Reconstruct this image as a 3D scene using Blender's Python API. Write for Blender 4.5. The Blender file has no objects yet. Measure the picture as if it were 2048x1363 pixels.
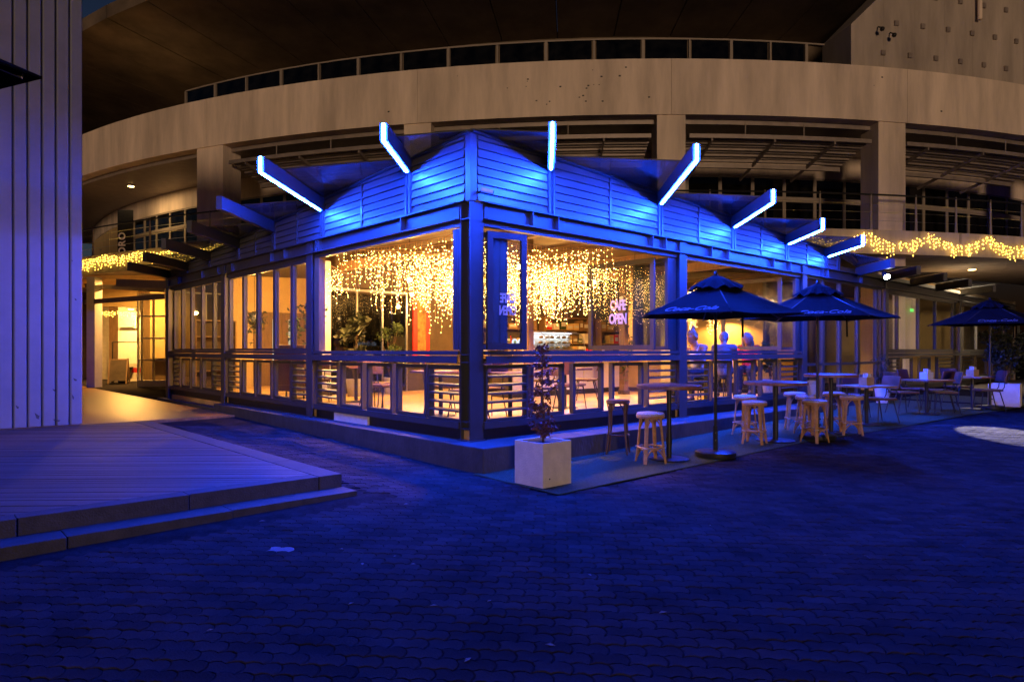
import bpy, bmesh, math, random
from mathutils import Vector, Matrix
random.seed(7)
S = bpy.context.scene
COL = S.collection
PI = math.pi
# ------------------------------------------------------------------ camera
F, CX, HY, HC = 1350.0, 1024.0, 701.0, 1.5          # photo pixels (2048 wide), horizon row, eye height
cam = bpy.data.cameras.new('camera')
camo = bpy.data.objects.new('camera', cam); COL.objects.link(camo)
camo.location = (0, 0, HC); camo.rotation_euler = (PI/2, 0, 0)
cam.sensor_width = 36; cam.lens = F/2048*36
cam.shift_y = (HY-681.5)/2048
cam.clip_start = .05; cam.clip_end = 1500
S.camera = camo
# ------------------------------------------------------------------ sky, sun, exposure
SUN_EL, SUN_AZ = math.radians(3.5), math.radians(176)     # azimuth clockwise from +Y: light comes from behind the viewer's right
W = bpy.data.worlds.new('World'); S.world = W; W.use_nodes = True
nt = W.node_tree; nt.nodes.clear()
sky = nt.nodes.new('ShaderNodeTexSky'); sky.sky_type = 'NISHITA'; sky.sun_disc = False
sky.sun_elevation = math.radians(-1.9); sky.sun_rotation = math.radians(-60); sky.altitude = 50; sky.ozone_density = 2.5
bg = nt.nodes.new('ShaderNodeBackground'); bg.inputs[1].default_value = .13
wo = nt.nodes.new('ShaderNodeOutputWorld')
nt.links.new(sky.outputs[0], bg.inputs[0]); nt.links.new(bg.outputs[0], wo.inputs[0])
sun = bpy.data.lights.new('street_glow', 'SUN'); sun.energy = .86; sun.angle = math.radians(9); sun.color = (1, .66, .40)
suno = bpy.data.objects.new('street_glow', sun); COL.objects.link(suno)
sd = Vector((math.sin(SUN_AZ)*math.cos(SUN_EL), math.cos(SUN_AZ)*math.cos(SUN_EL), math.sin(SUN_EL)))
suno.rotation_euler = sd.to_track_quat('Z', 'Y').to_euler(); suno.location = sd*60
vs = S.view_settings; vs.view_transform = 'Standard'; vs.look = 'None'; vs.exposure = 0; vs.gamma = 1; vs.use_curve_mapping = False
S.cycles.use_denoising = True
S.cycles.max_bounces = 8; S.cycles.diffuse_bounces = 3; S.cycles.glossy_bounces = 4; S.cycles.transmission_bounces = 6
S.cycles.transparent_max_bounces = 16; S.cycles.sample_clamp_indirect = 4; S.cycles.caustics_reflective = False; S.cycles.caustics_refractive = False
LED = 2450.0
# ------------------------------------------------------------------ frames: the cafe's own axes (x along its right wall, y along its left wall)
dL = Vector((-.6747, .7381)); dR = Vector((.7381, .6747)); C = Vector((-.538, 8.75))
TH = math.atan2(dR.y, dR.x)
def lw(b, a): return C + dR*b + dL*a                       # cafe coordinates -> world xy
def ab(p): q = Vector((p[0], p[1]))-C; return q.dot(dL), q.dot(dR)
def gz_ab(a, b): return .020+.0161*max(-14, min(a, 7.4))+.0167*max(-30, min(b, 14))
def gz(p): return gz_ab(*ab(p))
def uL(px, d=0): r = Vector(((px-CX)/F, 1)); t = (d+C.dot(dR))/r.dot(dR); return (r*t-C).dot(dL)   # pixel column -> metres along the left wall
def uR(px, d=0): r = Vector(((px-CX)/F, 1)); t = (d+C.dot(dL))/r.dot(dL); return (r*t-C).dot(dR)
def gp(px, py):                                              # pixel -> point on the paving
    r = Vector(((px-CX)/F, 1)); t = F*HC/(py-HY)
    for _ in range(12):
        t = F*(HC-gz(r*t))/(py-HY)
    p = r*t; return Vector((p.x, p.y, gz(p)))
BC = Vector((4.66, 57.5)); RB = 37.5                          # the curved building: plan centre and radius
def th_px(px, R=RB):
    r = Vector(((px-CX)/F, 1)); A = r.dot(r); B = -2*r.dot(BC); c = BC.dot(BC)-R*R
    t = (-B-math.sqrt(max(0, B*B-4*A*c)))/(2*A); p = r*t-BC
    return math.atan2(p.x, -p.y)
def arc(R, th): return Vector((BC.x+R*math.sin(th), BC.y-R*math.cos(th)))
# ------------------------------------------------------------------ materials
MATS = {}
def mat(name, col, rough=.6, metal=0, var=.25, scale=6, bump=0, bscale=40, spec=.5, col2=None, island=0, stretch=None, coat=0):
    if name in MATS: return MATS[name]
    m = bpy.data.materials.new(name); m.use_nodes = True; MATS[name] = m
    n = m.node_tree; N = n.nodes; L = n.links
    p = N['Principled BSDF']; p.inputs['Roughness'].default_value = rough; p.inputs['Metallic'].default_value = metal
    p.inputs['Specular IOR Level'].default_value = spec; p.inputs['Coat Weight'].default_value = coat
    tc = N.new('ShaderNodeTexCoord'); src = tc.outputs['Object']
    if stretch:
        mp = N.new('ShaderNodeMapping'); mp.inputs['Scale'].default_value = stretch; L.new(src, mp.inputs[0]); src = mp.outputs[0]
    nz = N.new('ShaderNodeTexNoise'); nz.inputs['Scale'].default_value = scale; nz.inputs['Detail'].default_value = 6; nz.inputs['Roughness'].default_value = .65
    L.new(src, nz.inputs['Vector'])
    mx = N.new('ShaderNodeMix'); mx.data_type = 'RGBA'
    c2 = col2 or tuple(min(1, c*(1+var*1.2)) for c in col); c1 = tuple(c*(1-var) for c in col) if not col2 else col
    mx.inputs['A'].default_value = (*c1, 1); mx.inputs['B'].default_value = (*c2, 1)
    rp = N.new('ShaderNodeMapRange'); rp.inputs['From Min'].default_value = .3; rp.inputs['From Max'].default_value = .7
    L.new(nz.outputs['Fac'], rp.inputs[0]); L.new(rp.outputs[0], mx.inputs['Factor'])
    out = mx.outputs['Result']
    if island:
        g = N.new('ShaderNodeNewGeometry'); oi = N.new('ShaderNodeObjectInfo'); ad = N.new('ShaderNodeMath'); ad.operation = 'ADD'
        L.new(g.outputs['Random Per Island'], ad.inputs[0]); L.new(oi.outputs['Random'], ad.inputs[1])
        fr = N.new('ShaderNodeMath'); fr.operation = 'FRACT'; L.new(ad.outputs[0], fr.inputs[0])
        mr = N.new('ShaderNodeMapRange'); mr.inputs['To Min'].default_value = 1-island; mr.inputs['To Max'].default_value = 1+island
        L.new(fr.outputs[0], mr.inputs[0])
        h = N.new('ShaderNodeHueSaturation'); L.new(out, h.inputs['Color']); L.new(mr.outputs[0], h.inputs['Value']); out = h.outputs[0]
    L.new(out, p.inputs['Base Color'])
    rr = N.new('ShaderNodeMapRange'); rr.inputs['To Min'].default_value = max(.02, rough-.1); rr.inputs['To Max'].default_value = min(1, rough+.1)
    L.new(nz.outputs['Fac'], rr.inputs[0]); L.new(rr.outputs[0], p.inputs['Roughness'])
    if bump:
        nb = N.new('ShaderNodeTexNoise'); nb.inputs['Scale'].default_value = bscale; nb.inputs['Detail'].default_value = 4; L.new(src, nb.inputs['Vector'])
        bp = N.new('ShaderNodeBump'); bp.inputs['Strength'].default_value = bump; bp.inputs['Distance'].default_value = .02
        L.new(nb.outputs['Fac'], bp.inputs['Height']); L.new(bp.outputs[0], p.inputs['Normal'])
    return m
def emit(name, col, s, sampling='AUTO'):
    if name in MATS: return MATS[name]
    m = bpy.data.materials.new(name); m.use_nodes = True; MATS[name] = m
    n = m.node_tree; n.nodes.clear(); e = n.nodes.new('ShaderNodeEmission'); e.inputs[0].default_value = (*col, 1); e.inputs[1].default_value = s
    o = n.nodes.new('ShaderNodeOutputMaterial'); n.links.new(e.outputs[0], o.inputs[0]); m.cycles.emission_sampling = sampling
    return m
def glass(name, tint=(.9, .93, .93), rough=.02, ior=1.5, dirt=0.0):
    if name in MATS: return MATS[name]
    m = bpy.data.materials.new(name); m.use_nodes = True; MATS[name] = m
    n = m.node_tree; N = n.nodes; L = n.links; N.clear()
    t = N.new('ShaderNodeBsdfTransparent'); t.inputs[0].default_value = (*tint, 1)
    g = N.new('ShaderNodeBsdfGlossy'); g.inputs['Roughness'].default_value = rough
    lwt = N.new('ShaderNodeLayerWeight'); pw = N.new('ShaderNodeMath'); pw.operation = 'POWER'; pw.inputs[1].default_value = 4; L.new(lwt.outputs['Facing'], pw.inputs[0])
    f0 = ((ior-1)/(ior+1))**2; fr = N.new('ShaderNodeMapRange'); fr.inputs['To Min'].default_value = f0; fr.inputs['To Max'].default_value = .8; L.new(pw.outputs[0], fr.inputs[0])
    mx = N.new('ShaderNodeMixShader'); L.new(fr.outputs[0], mx.inputs[0]); L.new(t.outputs[0], mx.inputs[1]); L.new(g.outputs[0], mx.inputs[2])
    out = mx.outputs[0]
    if dirt:
        d = N.new('ShaderNodeBsdfDiffuse'); d.inputs[0].default_value = (.5, .5, .5, 1)
        nz = N.new('ShaderNodeTexNoise'); nz.inputs['Scale'].default_value = 3; nz.inputs['Detail'].default_value = 6
        mr = N.new('ShaderNodeMapRange'); mr.inputs['From Min'].default_value = .35; mr.inputs['From Max'].default_value = .75; mr.inputs['To Max'].default_value = dirt*2
        L.new(nz.outputs['Fac'], mr.inputs[0])
        m2 = N.new('ShaderNodeMixShader'); L.new(mr.outputs[0], m2.inputs[0]); L.new(out, m2.inputs[1]); L.new(d.outputs[0], m2.inputs[2]); out = m2.outputs[0]
    o = N.new('ShaderNodeOutputMaterial'); L.new(out, o.inputs[0])
    return m
M_STEEL = mat('steel_paint', (.045, .045, .048), .40, .0, .12, 3, .05, 60)
M_SLAT = mat('slat_metal', (.085, .085, .092), .5, .12, .10, 2, .06, 30, stretch=(1, 1, 3))
M_FIN = mat('fin_paint', (.055, .055, .06), .5, 0, .15, 4)
M_FRAME = mat('frame_alu', (.055, .052, .05), .42, .1, .12, 4)
M_BLACK = mat('black_metal', (.018, .018, .02), .45, .2, .2, 5)
M_GLASS = glass('window_glass', (.90, .92, .90), .012, 1.45, .008)
M_ROOFGL = glass('canopy_glass', (.55, .57, .60), .06, 1.9, .14)
M_DARKGL = glass('dark_glass', (.10, .11, .12), .03, 1.6, .01)
M_CONC = mat('concrete_kerb', (.055, .052, .052), .85, 0, .30, 5, .35, 30, stretch=(1, 1, .5))
M_PAVE = mat('paver_stone', (.048, .041, .044), .97, 0, .28, 2.2, .30, 70, .0, island=.20)
M_PAVEP = mat('paver_pale', (.17, .155, .165), .7, 0, .2, 14, .4, 90)
M_BED = mat('paving_bed', (.030, .026, .028), .97, 0, .4, 5, .6, 30, .0)
M_TURF = mat('turf_fibre', (.045, .075, .030), .95, 0, .5, 30, 1.0, 220)
M_DECK = mat('deck_timber', (.082, .062, .058), .58, 0, .35, 5, .35, 40, island=.22, stretch=(.25, 4, 4))
M_STONE = mat('step_stone', (.05, .047, .05), .8, 0, .3, 8, .3, 60)
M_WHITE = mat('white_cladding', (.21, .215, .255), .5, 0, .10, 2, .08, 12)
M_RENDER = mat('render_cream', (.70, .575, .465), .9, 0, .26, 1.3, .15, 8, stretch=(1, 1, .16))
M_RENDER2 = mat('render_darker', (.42, .355, .30), .9, 0, .28, 1.1, .2, 8, stretch=(1, 1, .2))  # darker copy of the cream render; the slab's weaker light is painted in
M_SOFFIT = mat('roof_soffit', (.16, .12, .085), .85, 0, .4, .6)
M_WFRAME = mat('window_frame_paint', (.30, .25, .21), .6, 0, .1, 3)
M_AWN = mat('awning_sheet', (.30, .25, .22), .5, .3, .2, 3)
M_WOOD = mat('table_wood', (.26, .105, .055), .45, 0, .35, 4, .1, 30, stretch=(1, 9, 1), coat=.15)
M_RATTAN = mat('rattan_cane', (.50, .27, .10), .55, 0, .3, 9, .2, 60)
M_WEAVE = mat('woven_white', (.55, .48, .42), .7, 0, .35, 60, .6, 120)
M_DWOOD = mat('dark_bentwood', (.10, .045, .025), .35, 0, .3, 8, coat=.2)
M_LEATH = mat('tan_leather', (.13, .052, .028), .5, 0, .3, 7, .2, 60)
M_LEATHD = mat('plum_leather', (.075, .026, .024), .5, 0, .3, 7, .2, 60)
M_CANVAS = mat('navy_canvas', (.006, .006, .009), .95, 0, .25, 2.5, .35, 60, .05)
M_PLANT = mat('planter_render', (.74, .68, .58), .85, 0, .12, 6, .35, 70)
M_SOIL = mat('soil', (.03, .02, .015), .95, 0, .4, 30, .8, 60)
M_LEAFR = mat('leaf_red', (.10, .035, .035), .55, 0, .4, 20, island=.5)
M_LEAFG = mat('leaf_green', (.045, .080, .025), .5, 0, .4, 20, island=.5)
M_LEAFD = mat('leaf_dark', (.022, .030, .016), .55, 0, .4, 20, island=.5)
M_BARK = mat('bark', (.09, .055, .035), .85, 0, .3, 20, .4, 60)
M_POT = mat('pot_white', (.62, .60, .58), .5, 0, .08, 4)
M_FLOOR = mat('cafe_tile', (.68, .44, .19), .45, 0, .2, 3)
M_PASS = mat('passage_timber', (.30, .155, .05), .34, 0, .30, 4, .25, 30, stretch=(.3, 5, 1))
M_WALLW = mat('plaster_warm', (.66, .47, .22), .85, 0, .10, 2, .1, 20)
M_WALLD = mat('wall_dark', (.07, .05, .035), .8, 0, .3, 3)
M_TIMB = mat('joinery_timber', (.20, .12, .06), .55, 0, .3, 4, stretch=(6, 6, .6))
M_PALE = mat('counter_panel', (.66, .58, .52), .6, 0, .06, 30, .2, 30)
M_CEIL = mat('ceiling_board', (.06, .043, .026), .7, 0, .25, 3)
M_RED = mat('red_paint', (.55, .02, .02), .55, 0, .15, 3)
M_LETTER = mat('white_vinyl', (.88, .80, .82), .6, 0, .03, 2)
M_WIRE = mat('light_wire', (.60, .36, .12), .5, 0, .1, 3)
M_SKIN = mat('skin', (.34, .17, .11), .5, 0, .10, 12)
M_GREY = mat('grey_cotton', (.095, .095, .11), .85, 0, .12, 9, .3, 40)
M_REDC = mat('red_cotton', (.60, .03, .05), .85, 0, .15, 9, .3, 40)
M_DENIM = mat('dark_denim', (.025, .03, .05), .85, 0, .2, 20)
M_BLOND = mat('blond_hair', (.20, .115, .045), .5, 0, .4, 40, .6, 90, stretch=(1, 1, .3))
M_SILV = mat('silver_hair', (.24, .22, .21), .5, 0, .3, 40, .6, 90, stretch=(1, 1, .3))
M_SHORT = mat('cropped_hair', (.22, .17, .15), .7, 0, .3, 60, .5, 90)
M_STEELB = mat('brushed_steel', (.55, .55, .56), .3, 1, .08, 20)
M_CARD = mat('cardboard', (.42, .26, .12), .75, 0, .2, 8)
M_LED = emit('led_blue', (.008, .054, 1), LED)
M_BULB = emit('fairy_bulb', (1, .56, .14), 62)
M_BULBY = emit('fairy_bulb_yellow', (1, .56, .07), 16)
M_GLOBE = emit('festoon_bulb', (1, .66, .28), 30)
M_COOL = emit('case_tube', (.85, .92, 1), 3)
M_DOWN = emit('sodium_lamp', (1, .58, .16), 40)
M_SPOT = emit('spot_lens', (.85, .92, 1), 60)
M_EXIT = emit('exit_green', (.05, 1, .12), 1.6)
# ------------------------------------------------------------------ mesh builder
class MB:
    def __init__(s): s.v = []; s.f = []
    def add(s, vs, fs):
        o = len(s.v); s.v += [tuple(v) for v in vs]; s.f += [tuple(i+o for i in f) for f in fs]; return s
    def box(s, x0, x1, y0, y1, z0, z1):
        return s.add([(x0, y0, z0), (x1, y0, z0), (x1, y1, z0), (x0, y1, z0), (x0, y0, z1), (x1, y0, z1), (x1, y1, z1), (x0, y1, z1)],
                     [(3, 2, 1, 0), (4, 5, 6, 7), (0, 1, 5, 4), (1, 2, 6, 5), (2, 3, 7, 6), (3, 0, 4, 7)])
    def prism(s, poly, off):                                  # polygon of 3d points swept by a vector
        n = len(poly); P = [Vector(p) for p in poly]; o = Vector(off)
        return s.add(P+[p+o for p in P], [tuple(range(n))[::-1], tuple(range(n, 2*n))]+[(i, (i+1) % n, n+(i+1) % n, n+i) for i in range(n)])
    def beam(s, p, q, w, h, up=(0, 0, 1)):                    # rectangular bar
        p = Vector(p); q = Vector(q); d = (q-p).normalized(); u = Vector(up); x = d.cross(u)
        if x.length < 1e-4: x = Vector((1, 0, 0))
        x.normalize(); y = x.cross(d).normalized(); x = x*w/2; y = y*h/2
        return s.add([p-x-y, p+x-y, p+x+y, p-x+y, q-x-y, q+x-y, q+x+y, q-x+y], [(3, 2, 1, 0), (4, 5, 6, 7), (0, 1, 5, 4), (1, 2, 6, 5), (2, 3, 7, 6), (3, 0, 4, 7)])
    def tube(s, pts, r, n=8, r1=None, caps=True):
        pts = [Vector(p) for p in pts]; m = len(pts); rings = []
        up = Vector((0, 0, 1)); prev = None
        for i, p in enumerate(pts):
            d = (pts[min(i+1, m-1)]-pts[max(i-1, 0)]).normalized()
            x = d.cross(up if abs(d.z) < .95 else Vector((1, 0, 0))).normalized()
            if prev is not None and x.dot(prev) < 0: x = -x
            prev = x; y = d.cross(x); rr = r if r1 is None else r+(r1-r)*i/max(1, m-1)
            rings.append([p+(x*math.cos(2*PI*k/n)+y*math.sin(2*PI*k/n))*rr for k in range(n)])
        fs = [(i*n+k, i*n+(k+1) % n, (i+1)*n+(k+1) % n, (i+1)*n+k) for i in range(m-1) for k in range(n)]
        if caps: fs += [tuple(range(n))[::-1], tuple((m-1)*n+k for k in range(n))]
        return s.add([v for R in rings for v in R], fs)
    def lathe(s, prof, n=24, c=(0, 0, 0)):                     # (r, z) profile
        c = Vector(c); m = len(prof)
        vs = [c+Vector((r*math.cos(2*PI*k/n), r*math.sin(2*PI*k/n), z)) for r, z in prof for k in range(n)]
        fs = [(i*n+k, i*n+(k+1) % n, (i+1)*n+(k+1) % n, (i+1)*n+k) for i in range(m-1) for k in range(n)]
        fs += [tuple(range(n))[::-1], tuple((m-1)*n+k for k in range(n))]
        return s.add(vs, fs)
    def ring(s, R, r, z, n=24, k=6, c=(0, 0)):
        vs = []; fs = []
        for i in range(n):
            a = 2*PI*i/n
            for j in range(k):
                b = 2*PI*j/k; q = R+r*math.cos(b); vs.append((c[0]+q*math.cos(a), c[1]+q*math.sin(a), z+r*math.sin(b)))
        for i in range(n):
            for j in range(k): fs.append((i*k+j, ((i+1) % n)*k+j, ((i+1) % n)*k+(j+1) % k, i*k+(j+1) % k))
        return s.add(vs, fs)
    def octa(s, c, r, rz=None):
        x, y, z = c; q = rz or r
        return s.add([(x+r, y, z), (x-r, y, z), (x, y+r, z), (x, y-r, z), (x, y, z+q), (x, y, z-q)], [(0, 2, 4), (2, 1, 4), (1, 3, 4), (3, 0, 4), (2, 0, 5), (1, 2, 5), (3, 1, 5), (0, 3, 5)])
    def ball(s, c, r, n=10, m=6, sc=(1, 1, 1)):
        vs = [(c[0], c[1], c[2]-r*sc[2])]; fs = []
        for i in range(1, m):
            t = -PI/2+PI*i/m
            for k in range(n): a = 2*PI*k/n; vs.append((c[0]+r*sc[0]*math.cos(t)*math.cos(a), c[1]+r*sc[1]*math.cos(t)*math.sin(a), c[2]+r*sc[2]*math.sin(t)))
        vs.append((c[0], c[1], c[2]+r*sc[2])); top = len(vs)-1
        for k in range(n): fs.append((0, 1+(k+1) % n, 1+k)); fs.append((top, 1+(m-2)*n+k, 1+(m-2)*n+(k+1) % n))
        for i in range(m-2):
            for k in range(n): fs.append((1+i*n+k, 1+i*n+(k+1) % n, 1+(i+1)*n+(k+1) % n, 1+(i+1)*n+k))
        return s.add(vs, fs)
    def arcbox(s, R0, R1, t0, t1, z0, z1, n=None, R0t=None, R1t=None):   # curved block on the building's plan circle
        n = n or max(1, int(abs(t1-t0)*RB/1.2)); vs = []; fs = []
        for i in range(n+1):
            t = t0+(t1-t0)*i/n
            for R, z in ((R0, z0), (R1, z0), (R1t or R1, z1), (R0t or R0, z1)): p = arc(R, t); vs.append((p.x, p.y, z))
        for i in range(n):
            for k in range(4): fs.append((i*4+k, i*4+(k+1) % 4, (i+1)*4+(k+1) % 4, (i+1)*4+k))
        fs += [(3, 2, 1, 0), (n*4, n*4+1, n*4+2, n*4+3)]
        return s.add(vs, fs)
    def mesh(s, name, smooth=False, bevel=0):
        me = bpy.data.meshes.new(name); me.from_pydata(s.v, [], s.f)
        bm = bmesh.new(); bm.from_mesh(me)
        bmesh.ops.recalc_face_normals(bm, faces=bm.faces)
        if bevel: bmesh.ops.bevel(bm, geom=[e for e in bm.edges if e.calc_face_angle(0) > .6], offset=bevel, segments=2, affect='EDGES', profile=.6, clamp_overlap=True)
        bm.to_mesh(me); bm.free()
        if smooth:
            for p in me.polygons: p.use_smooth = True
            me.set_sharp_from_angle(angle=math.radians(40))
        return me
    def build(s, name, m, parent=None, smooth=False, bevel=0):
        return put(name, s.mesh(name, smooth, bevel), m, parent)
def put(name, me, m, parent=None):
    if m and not me.materials: me.materials.append(m)
    o = bpy.data.objects.new(name, me); COL.objects.link(o); o.parent = parent; return o
def tag(o, label=None, cat=None, group=None, kind=None):
    if label: o['label'] = label
    if cat: o['category'] = cat
    if group: o['group'] = group
    if kind: o['kind'] = kind
    return o
def thing(name, label, cat, loc=(0, 0, 0), rz=0, group=None):
    o = bpy.data.objects.new(name, None); COL.objects.link(o); o.location = loc; o.rotation_euler = (0, 0, rz); o.empty_display_size = .1
    return tag(o, label, cat, group)
def kids(o): return [x for x in bpy.data.objects if x.parent == o]
def dup(root, loc, rz, label=None, parent=None):
    r = root.copy(); COL.objects.link(r)
    if parent: r.parent = parent
    if loc is not None: r.location = loc; r.rotation_euler = (0, 0, rz)
    if label: r['label'] = label
    for c in kids(root): dup(c, None, 0, None, r)
    return r
def struct(name, mb, m, label=None, bevel=0): return tag(mb.build(name, m, None, False, bevel), label or name.replace('_', ' '), None, None, 'structure')
def text(body, size, offset=0, extrude=.002, shear=0, align='CENTER', space=1, lines=1):
    cu = bpy.data.curves.new('lettering', 'FONT'); cu.body = body; cu.size = size; cu.offset = offset; cu.extrude = extrude; cu.shear = shear
    cu.align_x = align; cu.space_character = space; cu.space_line = lines; cu.resolution_u = 3
    o = bpy.data.objects.new('lettering', cu); me = bpy.data.meshes.new_from_object(o); bpy.data.objects.remove(o); bpy.data.curves.remove(cu)
    return me
def frame_mat(o, x, y): # matrix with given x axis, y axis, origin
    x = Vector(x).normalized(); y = Vector(y); z = x.cross(y).normalized(); y = z.cross(x)
    m = Matrix((x, y, z)).transposed().to_4x4(); m.translation = Vector(o); return m
def leaves(mb, pts, size, rnd=random):
    for p in pts:
        a = rnd.uniform(0, 2*PI); t = rnd.uniform(-.9, .9); l = size*rnd.uniform(.6, 1.3)
        d = Vector((math.cos(a)*math.cos(t), math.sin(a)*math.cos(t), math.sin(t))); w = d.cross(Vector((rnd.uniform(-1, 1), rnd.uniform(-1, 1), rnd.uniform(-1, 1)))).normalized()*l*.28
        p = Vector(p); m = d.cross(w).normalized()*l*.10
        mb.add([p, p+d*l*.5+w-m, p+d*l, p+d*l*.5-w-m], [(0, 1, 2), (0, 2, 3)])
# ================================================================== SETTING: ground
def ground():
    A = [-160, -60, -14, -8, -4, 0, 4, 7.4, 12, 40, 200]; B = [-200, -60, -30, -12, -4, 0, 6, 14, 30, 80, 200]
    vs = []; fs = []
    for a in A:
        for b in B: p = lw(b, a); vs.append((p.x, p.y, gz_ab(a, b)-.009))
    n = len(B)
    for i in range(len(A)-1):
        for j in range(n-1): fs.append((i*n+j, i*n+j+1, (i+1)*n+j+1, (i+1)*n+j))
    g = struct('paving', MB().add(vs, fs), M_BED, 'dark brown block paving of the forecourt')
    # interlocking wavy blocks, rows running across the view
    L, Wd = .196, .110; rot = math.radians(-4); ux = Vector((math.cos(rot), math.sin(rot))); uy = Vector((-ux.y, ux.x))
    k = .018; gap = .0028
    top = [(0, 0), (L*.17, k), (L*.33, k), (L*.5, 0), (L*.67, k), (L*.83, k)]       # wave of period L/2
    def wave(x): x = (x % (L/2))/(L/2); return k*min(1, max(0, min(x, 1-x)*3))
    def outline():
        xs = [0, L/12, L*.1667+0, L*.3333, L*.4167, L*.5, L*.5833, L*.6667, L*.8333, L*.9167, L]
        xs = [0, L/6, L/3, L/2, L*2/3, L*5/6, L]
        bot = [(x, wave(x)) for x in xs]; tp = [(x, wave(x)+Wd) for x in xs]
        e = .016
        right = [(L+e, Wd*.34+0), (L+e, Wd*.66)]; left = [(e, Wd*.66), (e, Wd*.34)]
        pts = bot+right+tp[::-1]+left
        return [(x-L/2, y-Wd/2-k/2) for x, y in pts]
    O = outline(); cx = sum(p[0] for p in O)/len(O); cy = sum(p[1] for p in O)/len(O)
    def shr(q, d):
        r = math.hypot(q[0]-cx, q[1]-cy); f = (r-d)/r; return (cx+(q[0]-cx)*f, cy+(q[1]-cy)*f)
    P0 = [shr(p, gap*.5) for p in O]; P1 = [shr(p, gap*.5+.006) for p in O]; n0 = len(O)
    def blk(mb, T):
        vs = [T(x, y, -.02) for x, y in P0]+[T(x, y, -.005) for x, y in P0]+[T(x, y, 0) for x, y in P1]; n = n0
        mb.add(vs, [tuple(range(2*n, 3*n))]+[(j*n+i, j*n+(i+1) % n, (j+1)*n+(i+1) % n, (j+1)*n+i) for j in (0, 1) for i in range(n)])
    proto = MB(); blk(proto, lambda x, y, z: (x, y, z)); pm = proto.mesh('paver'); pm.materials.append(M_PAVE)
    pale = pm.copy(); pale.materials.clear(); pale.materials.append(M_PAVEP)
    nx = Vector((dL.x*.0161+dR.x*.0167, dL.y*.0161+dR.y*.0167)); N = Vector((-nx.x, -nx.y, 1)).normalized()
    cells = []
    for j in range(-10, 120):
        for i in range(-80, 80):
            x = (i+(.5 if j % 2 else 0))*L; y = j*Wd; c = ux*x+uy*y+Vector((0, 2.0))
            if not (2.3 < c.y < 12.6) or abs(c.x) > .78*c.y+.8: continue
            a, b = ab(c)
            if a > -.80 and b < -1.70: continue
            if a > -.70 and b > -.36: continue
            if b > -.45 and a > -1.98 and c.x > .2: continue
            cells.append(c)
    cells.sort(key=lambda c: (c.y+.0 if abs(c.x) < .76*c.y else 99))
    rest = MB(); r = random.Random(3); palept = [gp(560, 1099).xy, gp(645, 1148).xy]
    pi = [min(range(len(cells)), key=lambda q: (cells[q]-p).length) for p in palept[:1]]
    for q, c in enumerate(cells):
        z = gz(c)+r.uniform(-.0035, .002); nn = (N+Vector((r.uniform(-.012, .012), r.uniform(-.012, .012), 0))).normalized()
        X = Vector((ux.x, ux.y, 0)); M = frame_mat((c.x, c.y, z), X-nn*X.dot(nn), nn.cross(X)) @ Matrix.Rotation(r.uniform(-.012, .012), 4, 'Z')
        if q < 298 or q in pi:
            o = put('paver', pale if q in pi else pm, None, g); o.matrix_local = M
        else: blk(rest, lambda x, y, z: tuple(M @ Vector((x, y, z))))
    tag(rest.build('paver', M_PAVE, g), 'dark brown wavy interlocking paving blocks', None, None, 'stuff')
    # artificial turf strip under the tables
    pts = [(-.587, -.62), (-1.86, -.40), (-2.02, 2.0), (-2.12, 5.0), (-2.55, 8.0), (-2.85, 11.0), (-3.6, 16.0), (-.3, 16.5), (-.2, 9.9), (-.587, 9.8)]
    # strips so that it follows the fall of the ground
    mb = MB(); bs = [-.36, 2, 5, 8, 11, 16.5]; ae = [-1.92, -2.02, -2.12, -2.55, -2.85, -3.6]
    for i in range(5):
        q = []
        for b, a in ((bs[i], -.5), (bs[i], ae[i]), (bs[i+1], ae[i+1]), (bs[i+1], -.5)):
            p = lw(b, a); q.append((p.x, p.y, gz_ab(a, b)+.003))
        mb.prism(q, (0, 0, .009))
    struct('artificial_turf', mb, M_TURF, 'dull green artificial turf laid under the outdoor tables')
ground()
def fallen_leaves():
    r = random.Random(12); lb = 'small pale dry leaf lying on the dark paving'
    for px, py in [(683, 1098), (790, 1112), (826, 1128), (725, 1128), (702, 1207), (868, 1211), (978, 1202), (935, 1320), (524, 1042), (812, 1008), (1180, 1150), (1420, 1050), (1325, 1225), (1650, 1110), (1100, 1290), (420, 1260)]:
        p = gp(px, py); t = tag(MB().add([(-.035, 0, .002), (0, -.016, .008), (.04, 0, .003), (.0, .016, .010), (-.035, 0, .0), (0, -.016, .005), (.04, 0, .001), (0, .016, .007)], [(0, 1, 2, 3), (7, 6, 5, 4), (0, 4, 5, 1), (1, 5, 6, 2), (2, 6, 7, 3), (3, 7, 4, 0)]).build('fallen_leaf', M_PAVEP), lb, 'leaf', 'dry leaves on the paving')
        t.location = (p.x, p.y, p.z+.003); t.rotation_euler = (0, 0, r.uniform(0, 6)); k = r.uniform(.35, .8); t.scale = (k, k, k)
fallen_leaves()
ZD = .163
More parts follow.
